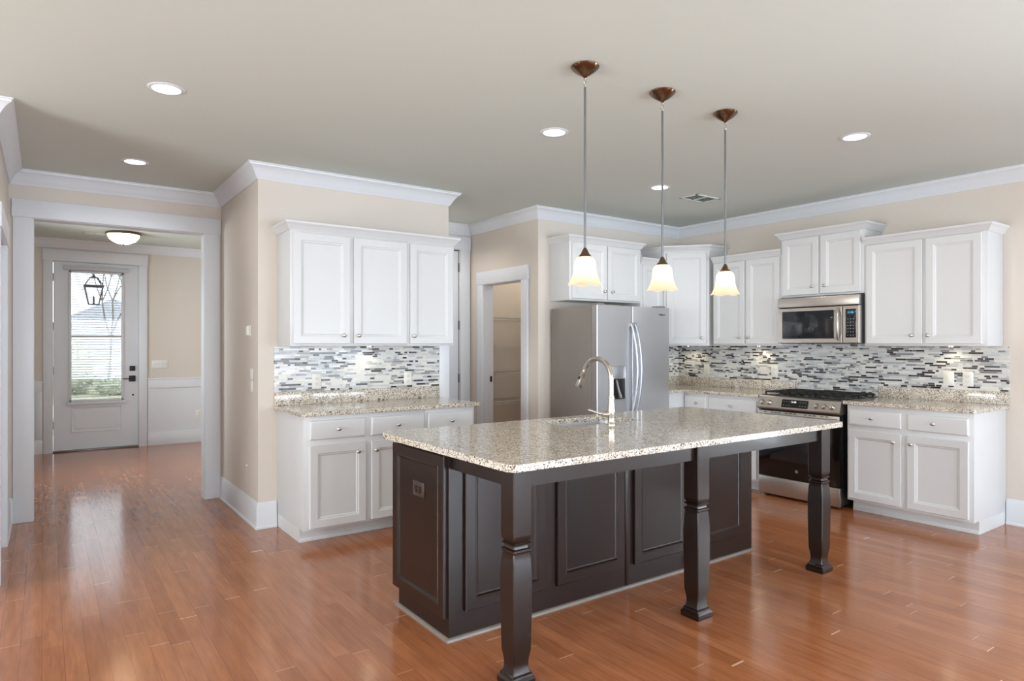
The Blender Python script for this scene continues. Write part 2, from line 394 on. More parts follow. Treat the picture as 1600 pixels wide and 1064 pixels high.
wall('wall_living_left', [(-3.42, -3.3, -3.72, -1.7, 0, CZ), (-3.42, -3.3, 0.7, 2.0, 0, CZ), (-3.42, -3.3, 3.8, 4.72, 0, CZ), (-3.42, -3.3, 2.0, 3.8, 0, 0.35), (-3.42, -3.3, 2.0, 3.8, 2.35, CZ), (-3.42, -3.3, -1.7, 0.7, 0, 0.35), (-3.42, -3.3, -1.7, 0.7, 2.35, CZ)])
wall('wall_entry_left', [(-1.12, -1.0, 6.49, 7.65, 0, CZ), (-1.12, -1.0, 8.75, 10.2, 0, CZ), (-1.12, -1.0, 7.65, 8.75, 0, 0.7), (-1.12, -1.0, 7.65, 8.75, 2.3, CZ), (-1.0, -.345, 6.40, 6.49, 0, CZ)])
wall('wall_entry_right', [(2.6, 2.72, 6.49, 10.2, 0, CZ)])
wall('wall_front', [(-1.12, .085, 10.20, 10.35, 0, CZ), (1.05, 2.72, 10.20, 10.35, 0, CZ), (.085, 1.05, 10.20, 10.35, 2.465, CZ)])

# window frames behind the camera
wi = 1
def window(x0, x1, z0, z1, cx, cy, rz):
    global wi
    o = thing('window_%d' % wi, (cx, cy, 0), rz, kind='structure'); wi += 1
    w = (x1-x0)/2
    boxes('window_frame', [(-w, -w+.06, -.03, .03, z0, z1), (w-.06, w, -.03, .03, z0, z1), (-w, w, -.03, .03, z0, z0+.06), (-w, w, -.03, .03, z1-.06, z1), (-w, w, -.02, .02, (z0+z1)/2-.02, (z0+z1)/2+.02)], 'trim', o)
    box('glass_pane', -w+.05, w-.05, -.003, .003, z0+.05, z1-.05, 'glass', o)
    boxes('window_casing', [(-w-.1, -w, .06, .085, z0-.1, z1+.1), (w, w+.1, .06, .085, z0-.1, z1+.1), (-w, w, .06, .085, z1, z1+.1), (-w, w, .06, .10, z0-.1, z0)], 'trim', o)
for cx, w, z0, z1 in REAR_WINDOWS: window(0, w, z0, z1, cx, -3.66, 0)
window(0, 2.4, .3, 2.3, 6.105, -0.7, PI/2)
window(0, 2.4, .35, 2.35, -3.36, -0.5, -PI/2)
window(0, 1.8, .35, 2.35, -3.36, 2.9, -PI/2)  # added window, out of view, around the extra fill from the left
window(0, 1.1, .7, 2.3, -1.06, 8.2, -PI/2)

# crown moulding and baseboards (trim)
CR = [(0, CZ-.113), (.010, CZ-.113), (.014, CZ-.100), (.022, CZ-.092), (.034, CZ-.066), (.052, CZ-.040), (.070, CZ-.024), (.078, CZ-.020), (.080, CZ-.010), (.088, CZ-.006), (.088, CZ-.0005), (0, CZ-.0005)]
crown_path = [(-3.3, 4.60), (-.225, 4.60), (-.225, 6.36), (1.305, 6.36), (1.305, 5.10), (2.947, 5.10), (2.947, 6.36), (3.965, 6.36), (3.965, 5.10), (6.045, 5.10), (6.045, -3.6), (-3.3, -3.6), (-3.3, 4.60)]
finish('trim_1', sweep(bmesh.new(), crown_path, CR), 'trim', kind='structure')
finish('trim_2', sweep(bmesh.new(), [(-1.0, 6.49), (-1.0, 10.2), (2.6, 10.2), (2.6, 6.49)], CR), 'trim', kind='structure')
BB = [(0, .0), (.022, .0), (.022, .012), (.015, .022), (.014, .150), (.010, .166), (.004, .180), (0, .180)]
BBT = [(0, 0), (.024, 0), (.024, .012), (.016, .022), (.015, .165), (.010, .182), (.004, .197), (0, .197)]
finish('baseboard_left', sweep(bmesh.new(), [(-.225, 5.72), (-.225, 6.36), (-.198, 6.36)], BBT), 'trim', kind='structure')
finish('baseboard_bar', sweep(bmesh.new(), [(1.291, 6.36), (1.305, 6.36), (1.305, 5.10), (1.438, 5.10)], BBT), 'trim', kind='structure')
finish('baseboard_hall', sweep(bmesh.new(), [(2.947, 5.12), (2.947, 6.36)], BBT), 'trim', kind='structure')
finish('baseboard_pantry', sweep(bmesh.new(), [(3.965, 5.24), (3.965, 5.10), (4.09, 5.10)], BBT), 'trim', kind='structure')
finish('baseboard_right', sweep(bmesh.new(), [(6.045, 1.885), (6.045, -3.6), (-3.3, -3.6), (-3.3, 4.60), (-.345, 4.60)], BBT), 'trim', kind='structure')

# entry opening casing and lining
boxes('trim_3', [(-.198, -.070, 6.340, 6.3605, 0, 2.375), (1.167, 1.291, 6.340, 6.3605, 0, 2.375)], 'trim', kind='structure', bev=.002)
box('trim_4', -.205, 1.298, 6.334, 6.3605, 2.375, 2.512, 'trim', kind='structure', bev=.002)
boxes('trim_5', [(-.082, -.066, 6.3605, 6.492, 0, 2.375), (1.163, 1.179, 6.3605, 6.492, 0, 2.375), (-.082, 1.179, 6.3605, 6.492, 2.371, 2.387)], 'trim', kind='structure')
boxes('trim_6', [(-.198, -.080, 6.4915, 6.51, 0, 2.375), (1.177, 1.291, 6.4915, 6.51, 0, 2.375), (-.205, 1.298, 6.4915, 6.515, 2.387, 2.512)], 'trim', kind='structure')
# left wall doorway
boxes('trim_7', [(-.2255, -.204, 5.645, 5.745, 0, 2.06), (-.2255, -.204, 4.74, 4.84, 0, 2.06), (-.2255, -.198, 4.73, 5.755, 2.06, 2.20), (-.36, -.215, 5.646, 5.662, 0, 2.06)], 'trim', kind='structure')
d3 = thing('door_3', (-.30, 4.85, 0), 0, kind='structure')
finish('door_leaf', rings_panel(bmesh.new(), 0, .80, .01, 2.05, [(0, 0), (0, .03), (.004, .034), (.12, .034), (.13, .028)], 0), 'trim', d3)
d3.rotation_euler = (0, 0, PI/2)

# hall door (closed, hinged on the right)
d2 = thing('door_2', (2.975, 6.366, 0), 0, kind='structure')
lf = finish('door_leaf', B(bmesh.new(), 0, .832, 0, .035, .01, 2.44, .002), 'trim', d2)
for zc, zd in ((.15, 1.0), (1.15, 2.3)):
    finish('door_panel', rings_panel(bmesh.new(), .12, .71, zc, zd, [(0, 0), (0, .004), (.01, .006), (.03, .002)], 0), 'trim', d2)
for z in (.35, 1.005, 1.604, 2.254):
    bm = lathe(bmesh.new(), [(.007, z-.05), (.007, z+.05)], (.838, -.004, 0), 10); B(bm, .826, .852, -.003, .002, z-.048, z+.048)
    finish('hinge', bm, 'hinge', d2)
boxes('trim_8', [(3.822, 3.945, 6.338, 6.3605, 0, 2.455), (2.955, 2.968, 6.338, 6.3605, 0, 2.455), (2.955, 3.952, 6.332, 6.3605, 2.455, 2.60)], 'trim', kind='structure', bev=.002)
boxes('trim_9', [(3.812, 3.8225, 6.372, 6.49, 0, 2.45), (2.9635, 2.972, 6.3605, 6.49, 0, 2.45), (2.9635, 3.8225, 6.3605, 6.49, 2.445, 2.455)], 'dark_gap', kind='structure')

box('trim_16', 2.847, 2.9495, 5.086, 5.1005, 0, 2.20, 'trim', kind='structure', bev=.001)
# pantry doorway casing, jamb and strike plate
boxes('trim_10', [(3.943, 3.9655, 6.075, 6.19, 0, 2.045), (3.943, 3.9655, 5.255, 5.362, 0, 2.045), (3.938, 3.9655, 5.248, 6.197, 2.045, 2.187)], 'trim', kind='structure', bev=.002)
boxes('trim_11', [(3.9655, 4.0855, 6.073, 6.087, 0, 2.043), (3.9655, 4.0855, 5.348, 5.364, 0, 2.043), (3.9655, 4.0855, 5.348, 6.087, 2.041, 2.052)], 'trim', kind='structure')
sp_ = thing('strike_plate', (4.055, 6.073, 1.0), 0, 'small black latch strike plate on the white jamb of the pantry doorway', 'strike plate')
bm = B(bmesh.new(), -.014, .014, -.003, 0, -.032, .032, .0015); B(bm, -.006, .006, -.0045, -.003, -.014, .014)
finish('plate', bm, 'bronze_black', sp_)

# pantry wire shelves
def wire_shelf(z, label):
    t = thing('wire_shelf', (4.10, 6.06, z), 0, label, 'shelf', 'wire shelves in the pantry')
    bm = bmesh.new()
    for y in (0.0, .10, .20, .305): tube(bm, [(0, y, 0), (1.38, y, 0)], .0035, 6)
    tube(bm, [(0, -.004, -.030), (1.38, -.004, -.030)], .0035, 6)
    finish('support_rods', bm, 'wire', t)
    bm = bmesh.new()
    for i in range(54):
        x = .013+i*.0255; B(bm, x-.0014, x+.0014, -.004, .31, .0035, .0062); B(bm, x-.0014, x+.0014, -.0054, -.0026, -.030, .004)
    g = finish('wire_deck', bm, 'wire', t); g['kind'] = 'stuff'
    
for z, lb in ((1.69, 'topmost white wire shelf inside the pantry'), (1.375, 'second white wire pantry shelf from the top'),
              (1.06, 'third white wire pantry shelf from the top'), (.745, 'lowest visible white wire shelf in the pantry')): wire_shelf(z, lb)

hl = thing('hall_fill_light', (3.22, 5.95, CZ), 0, 'added unseen fill lamp on the ceiling of the hall pocket behind the bar wall', 'ceiling light')  # fixture and spot added out of view to lift the dark hall pocket
finish('base', lathe(bmesh.new(), [(.09, 0), (.095, -.01), (.09, -.02)], n=28), 'trim', hl)
finish('globe', lathe(bmesh.new(), [(.085, -.02), (.08, -.05), (.055, -.08), (.02, -.092), (.002, -.094)], n=28, cap=False), 'shade', hl)
hb = bpy.data.lights.new('hall_fill_spot', 'SPOT'); hb.energy = 28; hb.color = (1.0, .95, .88); hb.spot_size = 2.85; hb.spot_blend = .5; hb.shadow_soft_size = .06
hbo = bpy.data.objects.new('hall_fill_spot', hb); scene.collection.objects.link(hbo); hbo.location = (3.22, 5.95, CZ-.12)
pl = thing('pantry_fill_light', (4.75, 5.8, CZ), 0, 'added unseen fill lamp on the ceiling inside the pantry, above the doorway', 'ceiling light')  # unseen lamp added because the pantry interior was too dark
finish('base', lathe(bmesh.new(), [(.09, 0), (.095, -.01), (.09, -.02)], n=28), 'trim', pl)
finish('globe', lathe(bmesh.new(), [(.085, -.02), (.08, -.05), (.055, -.08), (.02, -.092), (.002, -.094)], n=28, cap=False), 'shade', pl)
point('pantry_fill_point', (4.75, 5.8, CZ-.15), 20, (1.0, .93, .82), .06)
# ------------------------------------------------------------------ entry: front door, wainscot
boxes('trim_12', [(-.012, .087, 10.176, 10.2005, 0, 2.46), (1.048, 1.145, 10.176, 10.2005, 0, 2.46), (-.018, 1.152, 10.170, 10.2005, 2.46, 2.605)], 'trim', kind='structure', bev=.002)
boxes('trim_13', [(.083, .091, 10.2005, 10.35, 0, 2.46), (1.044, 1.052, 10.2005, 10.35, 0, 2.46), (.083, 1.052, 10.2005, 10.35, 2.457, 2.467)], 'trim', kind='structure')
wn_ = [(1.152, 2.6, 10.192, 10.2005, 0, .91), (-1.0, -.018, 10.192, 10.2005, 0, .91)]
boxes('trim_14', wn_, 'trim', kind='structure')
boxes('trim_15', [(1.152, 2.6, 10.176, 10.193, .785, .905), (1.146, 2.6, 10.165, 10.193, .905, .925), (-1.0, -.018, 10.176, 10.193, .785, .905), (-1.0, -.012, 10.165, 10.193, .905, .925),
                   (1.152, 2.6, 10.176, 10.193, 0, .175), (-1.0, -.018, 10.176, 10.193, 0, .175), (-.09, -.018, 10.180, 10.193, .175, .785), (2.0, 2.09, 10.180, 10.193, .175, .785)], 'trim', kind='structure', bev=.0015)
fd = thing('door_1', (.095, 10.225, 0), 0, kind='structure')
bm = bmesh.new()   # slab with the opening for the glass: local x 0..945
for b_ in ((0, .185, 0, .045, .022, 2.452), (.755, .945, 0, .045, .022, 2.452), (.185, .755, 0, .045, .022, .66), (.185, .755, 0, .045, 2.325, 2.452)): B(bm, *b_)
finish('door_leaf', bm, 'trim', fd)
finish('lower_panel', rings_panel(bmesh.new(), .185, .755, .24, .575, [(0, 0), (0, .006), (.008, .009), (.02, .002), (.035, .002), (.05, .006), (.06, .006)], 0), 'trim', fd)
boxes('glazing_frame', [(.165, .192, -.02, 0, .64, 2.345), (.748, .775, -.02, 0, .64, 2.345), (.165, .775, -.02, 0, .64, .668), (.165, .775, -.02, 0, 2.318, 2.345)], 'trim', fd, bev=.004)
boxes('glazing_sill', [(.135, .805, -.042, 0, .602, .64)], 'trim', fd, bev=.005)
box('glass_pane', .185, .755, .018, .024, .66, 2.325, 'glass', fd)
bl = boxes('blind_valance', [(.11, .83, -.05, -.0, 2.352, 2.402)], 'blind', fd, bev=.004)
bm = bmesh.new()
nsl = 50
for i in range(nsl):
    z = .70+i*(2.30-.70)/(nsl-1); B(bm, .196, .744, -.016, .006, z-.0034, z+.0034)
finish('blind_slats', bm, 'blind', fd)
bm = bmesh.new()
for x in (.26, .68): B(bm, x-.001, x+.001, -.017, -.0155, .68, 2.32)
finish('blind_cords', bm, 'blind', fd)
box('glazing_bar', .185, .755, .010, .017, 1.487, 1.506, 'hinge', fd)
bm = B(bmesh.new(), .845, .912, -.016, 0, 1.03, 1.096, .004); B(bm, .873, .884, -.030, -.016, 1.045, 1.08, .003)
finish('deadbolt', bm, 'bronze_black', fd)
bm = B(bmesh.new(), .838, .915, -.014, 0, .885, .965, .004)
lathe(bm, [(.011, -.045), (.011, -.014)], (.877, 0, .925), 12, 'Y'); B(bm, .765, .885, -.052, -.042, .918, .931, .003)
finish('door_lever', bm, 'bronze_black', fd)
finish('lower_lock', lathe(bmesh.new(), [(.006, -.006), (.012, -.004), (.012, .001)], (.885, 0, .705), 14, 'Y'), 'bronze_black', fd)
bm = bmesh.new()
for z in (.35, 1.05, 1.62, 2.25):
    h_ = finish('hinge', B(lathe(bmesh.new(), [(.006, z-.05), (.006, z+.05)], (-.004, -.006, 0), 10), -.012, .004, -.002, .0015, z-.045, z+.045), 'hinge', fd)
bm.free()
bm = B(bmesh.new(), -.006, .951, -.045, .1, .0005, .018, .003)
finish('threshold', bm, 'hinge', fd)

def wall_plate(name, loc, rz, w, h, kind, label, cat, group=None, mat='plastic'):
    """plate on a wall; local -y points into the room"""
    t = thing(name, loc, rz, label, cat, group)
    finish('cover_plate', B(bmesh.new(), -w/2, w/2, -.006, 0, -h/2, h/2, .003), mat, t)
    n = max(1, round(w/.046)-0) if kind == 'toggles' else max(1, round((w-.02)/.05))
    if kind == 'toggles':
        n = 4
        for i in range(n):
            x = (i-(n-1)/2)*.046
            finish('toggle', B(bmesh.new(), x-.005, x+.005, -.016, -.006, -.010, .010, .002), mat, t)
    elif kind == 'rocker':
        for i in range(n):
            x = (i-(n-1)/2)*.046
            finish('rocker', B(bmesh.new(), x-.016, x+.016, -.0095, -.006, -.033, .033, .002), mat, t)
    elif kind == 'outlet':
        for z in (-.02, .02):
            f_ = finish('receptacle', B(bmesh.new(), -.016, .016, -.009, -.006, z-.014, z+.014, .003), mat, t)
            bm = bmesh.new()
            for x in (-.006, .006): B(bm, x-.001, x+.001, -.0095, -.0089, z-.004, z+.006)
            lathe(bm, [(.002, -.0095), (.002, -.0089)], (0, 0, z-.008), 8, 'Y')
            finish('slots', bm, 'dark_gap', f_)
    return t
wall_plate('light_switch', (1.30, 10.2, 1.115), 0, .20, .115, 'toggles', 'wide four-gang toggle switch plate on the entry wall beside the front door', 'light switch')
wall_plate('wall_outlet', (1.79, 10.192, .40), 0, .07, .115, 'outlet', 'white outlet low on the wainscot at the right edge of the entry opening', 'outlet')

# flush mount light in the entry
fl = thing('flush_ceiling_light', (.778, 9.15, CZ), 0, 'lit flush-mount bowl light with brass rim on the entry ceiling', 'ceiling light')
finish('rim', lathe(bmesh.new(), [(.10, 0), (.175, 0), (.19, -.012), (.192, -.026), (.18, -.034), (.165, -.03)], n=40, cap=False), 'copper', fl)
finish('glass_bowl', lathe(bmesh.new(), [(.172, -.03), (.165, -.055), (.145, -.085), (.115, -.110), (.075, -.130), (.03, -.140), (.004, -.142)], n=40, cap=False), 'shade', fl)
finish('finial', lathe(bmesh.new(), [(.012, -.138), (.016, -.146), (.008, -.152), (.006, -.160), (.001, -.163)], n=12), 'copper', fl)
point('entry_bulb', (.778, 9.15, CZ-.075), 75, (1.0, .88, .70), .04)

def vent(loc, rz, w, d, label):
    t = thing('ceiling_vent', loc, rz, label, 'air vent')
    bm = bmesh.new()
    for b_ in ((-w/2, -w/2+.025, -d/2, d/2), (w/2-.025, w/2, -d/2, d/2), (-w/2, w/2, -d/2, -d/2+.025), (-w/2, w/2, d/2-.025, d/2)): B(bm, *b_, -.008, 0, .002)
    B(bm, -.01, .01, -d/2+.02, d/2-.02, -.007, -.001)
    finish('vent_frame', bm, 'ceiling', t)
    finish('duct_shadow', B(bmesh.new(), -w/2+.02, w/2-.02, -d/2+.02, d/2-.02, -.0015, -.0003), 'dark_gap', t)
    n = 7
    for i in range(n):
        y = -d/2+.03+(d-.06)*i/(n-1)
        bm = bmesh.new(); v = [bm.verts.new(p) for p in ((-w/2+.022, y-.006, -.007), (w/2-.022, y-.006, -.007), (w/2-.022, y+.006, -.0015), (-w/2+.022, y+.006, -.0015))]
        bm.faces.new(v); r_ = bmesh.ops.extrude_face_region(bm, geom=bm.faces[:]); bmesh.ops.translate(bm, verts=[q for q in r_['geom'] if isinstance(q, bmesh.types.BMVert)], vec=(0, 0, .0012))
        finish('louver', bm, 'ceiling', t)
vent((4.93, 3.905, CZ), 0, .34, .20, 'small louvered air vent in the ceiling behind the rightmost pendant rod')
vent((.50, 9.42, CZ), 0, .25, .12, 'narrow dark air vent in the entry ceiling left of the flush light')

# recessed ceiling lights
def can(x, y, label, power=40):
    t = thing('recessed_light', (x, y, CZ), 0, label, 'ceiling light', 'recessed ceiling lights')
    finish('trim_ring', lathe(bmesh.new(), [(.068, -.0005), (.070, -.006), (.088, -.004), (.092, -.0005)], n=36, cap=False), 'trim', t)
    finish('lamp_face', lathe(bmesh.new(), [(.069, -.0012), (.0685, -.0032)], n=36), 'led', t)
    L = bpy.data.lights.new('can_spot', 'SPOT'); L.energy = power*0.7; L.color = (1, .95, .88); L.spot_size = 2.95; L.spot_blend = .5; L.shadow_soft_size = .06
    o = bpy.data.objects.new('can_spot', L); scene.collection.objects.link(o); o.location = (x, y, CZ-.02)
can(.526, 3.88, 'largest-looking recessed light, upper left of the ceiling', 34)
can(.547, 5.56, 'recessed light closest to the entry opening, above the hall floor', 17)
can(2.645, 3.236, 'recessed light left of the first pendant rod', 20)
can(4.296, 2.166, 'recessed light at the right, in front of the microwave wall', 50)
can(4.309, 3.839, 'recessed light right behind the middle pendant rod', 50)

# ------------------------------------------------------------------ cabinets
def make_knob():
    return lathe(bmesh.new(), [(.010, .0), (.010, .002), (.0055, .004), (.0050, .013), (.009, .017), (.0145, .020), (.0150, .024), (.012, .0275), (.006, .0295), (.001, .030)], n=20, axis='Y')
kb = make_knob()
bmesh.ops.scale(kb, vec=(1.12, -1, .95), verts=kb.verts)
knob_proto = finish('knob', kb, 'knob_metal')
def knob(parent, x, y, z):
    k = bpy.data.objects.new('knob', knob_proto.data); scene.collection.objects.link(k); k.parent = parent; k.location = (x, y, z); return k
def cabinet(name, loc, rz, w, d, z0, z1, label, doors=(), drawers=(), crown=None, toe=False, group=None, box_z=None, fill=True):
    """local x along the front (left to right), local y into the wall, front frame at y=0"""
    t = thing(name, loc, rz, label, 'cabinet', group)
    bm = bmesh.new()
    B(bm, 0, w, 0, d, z0, z1, .0015)
    finish('carcass', bm, 'cabinet', t)
    if toe:
        bm = bmesh.new(); B(bm, toe[0]+.001, w-toe[1]-.001, .095, d, .0, z0+.001, 0)
        B(bm, toe[0]+.001, w-toe[1]-.001, .088, .0955, 0, .028, .002)
        finish('toe_base', bm, 'cabinet', t)
    for x0, x1, a, b_, kx, kz in doors:
        dd = finish('door', rings_panel(bmesh.new(), x0, x1, a, b_, DOOR, 0), 'cabinet', t, smooth=20)
        if kx is not None: knob(dd, kx, -.0195, kz)
    for x0, x1, a, b_, kx, kz in drawers:
        dd = finish('drawer_front', rings_panel(bmesh.new(), x0, x1, a, b_, DRAWER, 0), 'cabinet', t, smooth=20)
        if kx is not None: knob(dd, kx, -.0195, kz)
    if crown:
        zc, path = crown
        prof = [(0, zc), (.007, zc), (.009, zc+.008), (.018, zc+.016), (.024, zc+.030), (.034, zc+.041), (.041, zc+.046), (.044, zc+.052), (.044, zc+.062), (0, zc+.062)]
        finish('crown_moulding', sweep(bmesh.new(), path, prof, side=1), 'cabinet', t)
    return t
# local path order: walking so that outward (away from the box) is on the right: left side back->front, then front, then right side
def cpath(w, d, left=True, right=True):
    p = [(0, 0), (w, 0)]
    if left: p = [(0, d)]+p
    if right: p = p+[(w, d)]
    return p
R90 = -PI/2
GU = 'white upper wall cabinets'; GB = 'white base cabinets'
# bar, uppers and bases (front faces -Y)
X0 = 1.445
cabinet('wall_cabinet', (X0, 4.78, 0), 0, .938, .318, 1.372, 2.222, 'white two-door wall cabinet left, above the short bar counter',
        doors=[(.020, .448, 1.39, 2.200, .395, 1.452), (.480, .925, 1.39, 2.200, .512, 1.452)], crown=(2.216, cpath(.938, .318, True, False)), group=GU)
cabinet('wall_cabinet', (X0+.938, 4.78, 0), 0, .432, .318, 1.372, 2.222, 'narrow one-door wall cabinet at the right end of the bar uppers, nearest the hall door',
        doors=[(.018, .415, 1.39, 2.200, .044, 1.452)], crown=(2.216, cpath(.432, .318, False, True)), group=GU)
cabinet('base_cabinet', (X0, 4.48, 0), 0, .938, .618, .098, .887, 'white base cabinet with two drawers and two doors under the bar counter, left',
        doors=[(.040, .448, .112, .682, .385, .618), (.492, .925, .112, .682, .525, .618)],
        drawers=[(.040, .448, .722, .856, .240, .790), (.492, .925, .722, .856, .700, .788)], toe=(0, 0), group=GB)
cabinet('base_cabinet', (X0+.938, 4.48, 0), 0, .442, .618, .098, .887, 'narrow white base cabinet at the right end of the bar counter, partly behind the island',
        doors=[(.018, .425, .112, .682, .05, .618)], drawers=[(.018, .425, .722, .856, .22, .788)], toe=(0, 0), group=GB)
# fridge wall
cabinet('wall_cabinet', (4.11, 4.80, 0), 0, .975, .298, 1.815, 2.392, 'short two-door wall cabinet above the refrigerator',
        doors=[(.025, .483, 1.832, 2.372, .440, 1.914), (.497, .960, 1.832, 2.372, .548, 1.914)], crown=(2.380, cpath(.975, .298)), group=GU)
cabinet('wall_cabinet', (5.087, 4.80, 0), 0, .352, .298, 1.372, 2.250, 'narrow recessed wall cabinet between the fridge cabinet and the corner cabinet',
        doors=[(.03, .325, 1.39, 2.23, None, None)], crown=(2.236, cpath(.352, .298, False, False)), group=GU)
# diagonal corner cabinet
dc = thing('wall_cabinet', (5.44, 4.79, 0), 0, 'tall diagonal corner wall cabinet with one door behind the middle pendant', 'cabinet', GU)
fp = [(0, .308), (0, 0), (.302, -.36), (.603, -.36), (.603, .308)]
bm = bmesh.new()
lo = [bm.verts.new((x, y, 1.372)) for x, y in fp]; hi = [bm.verts.new((x, y, 2.392)) for x, y in fp]
bm.faces.new(lo[::-1]); bm.faces.new(hi)
for i in range(5): bm.faces.new((lo[i], lo[(i+1) % 5], hi[(i+1) % 5], hi[i]))
finish('carcass', bm, 'cabinet', dc)
zc = 2.380
prof = [(0, zc), (.007, zc), (.009, zc+.008), (.018, zc+.016), (.024, zc+.030), (.034, zc+.041), (.041, zc+.046), (.044, zc+.052), (.044, zc+.062), (0, zc+.062)]
finish('crown_moulding', sweep(bmesh.new(), [(0, .308), (0, 0), (.302, -.36), (.603, -.36)], prof), 'cabinet', dc)
ang = math.atan2(-.36, .302); dl = math.hypot(.302, .36)
dd = finish('door', rings_panel(bmesh.new(), .030, dl-.030, 1.39, 2.365, DOOR, 0), 'cabinet', dc, smooth=20); dd.rotation_euler = (0, 0, ang)
knob(dd, dl-.075, -.0195, 1.456)
# right wall uppers (front faces -X): local x = -Y
cabinet('wall_cabinet', (5.74, 4.375, 0), R90, .783, .303, 1.372, 2.250, 'two-door wall cabinet between the corner cabinet and the microwave',
        doors=[(.012, .385, 1.39, 2.23, .335, 1.457), (.405, .770, 1.39, 2.23, .440, 1.457)], crown=(2.236, cpath(.783, .303, False, False)), group=GU)
cabinet('wall_cabinet', (5.735, 3.592, 0), R90, .780, .308, 1.828, 2.392, 'short two-door wall cabinet directly above the microwave',
        doors=[(.020, .378, 1.845, 2.372, .325, 1.915), (.398, .755, 1.845, 2.372, .442, 1.915)], crown=(2.380, cpath(.780, .308)), group=GU)
cabinet('wall_cabinet', (5.74, 2.812, 0), R90, .903, .303, 1.372, 2.250, 'large two-door wall cabinet at the far right above the counter',
        doors=[(.020, .458, 1.39, 2.23, .385, 1.458), (.485, .868, 1.39, 2.23, .505, 1.458)], crown=(2.236, cpath(.903, .303, False, True)), group=GU)
# right wall bases
cabinet('base_cabinet', (5.43, 2.800, 0), R90, .910, .613, .098, .887, 'white base cabinet with two drawers and two doors right of the range',
        doors=[(.016, .424, .118, .682, .372, .618), (.468, .880, .118, .682, .500, .618)],
        drawers=[(.016, .424, .722, .848, .205, .790), (.468, .880, .722, .848, .655, .790)], toe=(0, 0), group=GB)
cabinet('base_cabinet', (5.43, 4.205, 0), R90, .578, .613, .098, .887, 'white one-drawer base cabinet just left of the range, mostly behind the island',
        doors=[(.018, .280, .118, .682, .24, .618), (.296, .560, .118, .682, .335, .618)], drawers=[(.018, .560, .722, .856, .29, .790)], toe=(0, 0), group=GB)
cabinet('base_cabinet', (5.43, 4.505, 0), R90, .300, .613, .098, .887, 'narrow base cabinet drawer tucked in the corner beside the blank panel',
        doors=[(.018, .282, .118, .682, .24, .618)], drawers=[(.018, .282, .722, .856, .175, .790)], toe=(0, 0), group=GB)
cabinet('base_cabinet', (5.092, 4.505, 0), 0, .951, .593, .098, .887, 'blank white corner base panel between the refrigerator and the corner drawer', toe=(0, .62), group=GB)

# ------------------------------------------------------------------ countertops
ZT, ZB = .918, .888
def counter(name, outline, stands, label, hole=None):
    t = thing(name, (0, 0, 0), 0, label, 'countertop', 'granite countertops')
    slab('slab', outline, ZB, ZT, 'granite', hole, t)
    if stands: boxes('upstand', stands, 'granite', t, bev=.002)
    return t
counter('countertop', [(1.418, 4.452), (1.440, 4.445), (2.860, 4.445), (2.860, 5.098), (1.418, 5.098)], [(1.420, 2.845, 5.078, 5.0985, ZT+.0005, 1.018)], 'speckled granite countertop on the short bar cabinets at left')
counter('countertop', [(5.400, 1.885), (5.415, 1.868), (6.043, 1.868), (6.043, 2.825), (5.400, 2.825)], [(6.023, 6.0435, 1.868, 2.825, ZT+.0005, 1.018)], 'granite countertop at the far right beside the range')
counter('countertop', [(5.400, 3.625), (6.043, 3.625), (6.043, 5.098), (5.085, 5.098), (5.085, 4.475), (5.400, 4.475)], [(6.023, 6.0435, 3.625, 5.078, ZT+.0005, 1.018), (5.085, 6.0435, 5.078, 5.0985, ZT+.0005, 1.018)], 'L-shaped granite countertop between refrigerator and range')
SX0, SX1, SY0, SY1 = 2.40, 2.985, 2.81, 3.13
counter('countertop', rrect(1.450, 3.925, 2.035, 3.235, .045), None, 'large pale granite island countertop with sink cut-out', hole=rrect(SX0, SX1, SY0, SY1, .06))

# tiled backsplashes
def splash(name, b_, label):
    o = boxes(name, b_, 'mosaic'); tag(o, label, 'backsplash', 'strip mosaic backsplashes'); return o
splash('tile_backsplash', [(1.420, 2.845, 5.090, 5.0995, 1.0185, 1.3715)], 'strip mosaic tile backsplash behind the bar counter')
splash('tile_backsplash', [(6.035, 6.0445, 1.868, 2.84, 1.0185, 1.3715), (6.035, 6.0445, 2.84, 3.60, .90, 1.3895), (6.035, 6.0445, 3.60, 5.0995, 1.0185, 1.3715)], 'long strip mosaic tile backsplash behind the range')
splash('tile_backsplash', [(5.085, 6.0345, 5.090, 5.0995, 1.0185, 1.3715)], 'strip mosaic tile backsplash right of the refrigerator, on the fridge wall')
for x, lb in ((1.745, 'white outlet on the bar backsplash, left of the two'), (2.538, 'white outlet on the bar backsplash, right of the two')):
    wall_plate('wall_outlet', (x, 5.0899, 1.095), 0, .074, .12, 'outlet', lb, 'outlet')
wall_plate('light_switch', (6.0349, 4.688, 1.108), R90, .074, .12, 'rocker', 'cream switch plate on the mosaic nearest the refrigerator', 'light switch')
wall_plate('wall_outlet', (6.0349, 3.852, 1.114), R90, .074, .12, 'outlet', 'white outlet on the mosaic just left of the range', 'outlet')
wall_plate('light_switch', (6.0349, 2.280, 1.107), R90, .080, .12, 'rocker', 'cream switch plate on the right backsplash, left of the pair', 'light switch')
wall_plate('wall_outlet', (6.0349, 2.142, 1.107), R90, .076, .12, 'outlet', 'white outlet on the right backsplash, right of the pair', 'outlet')

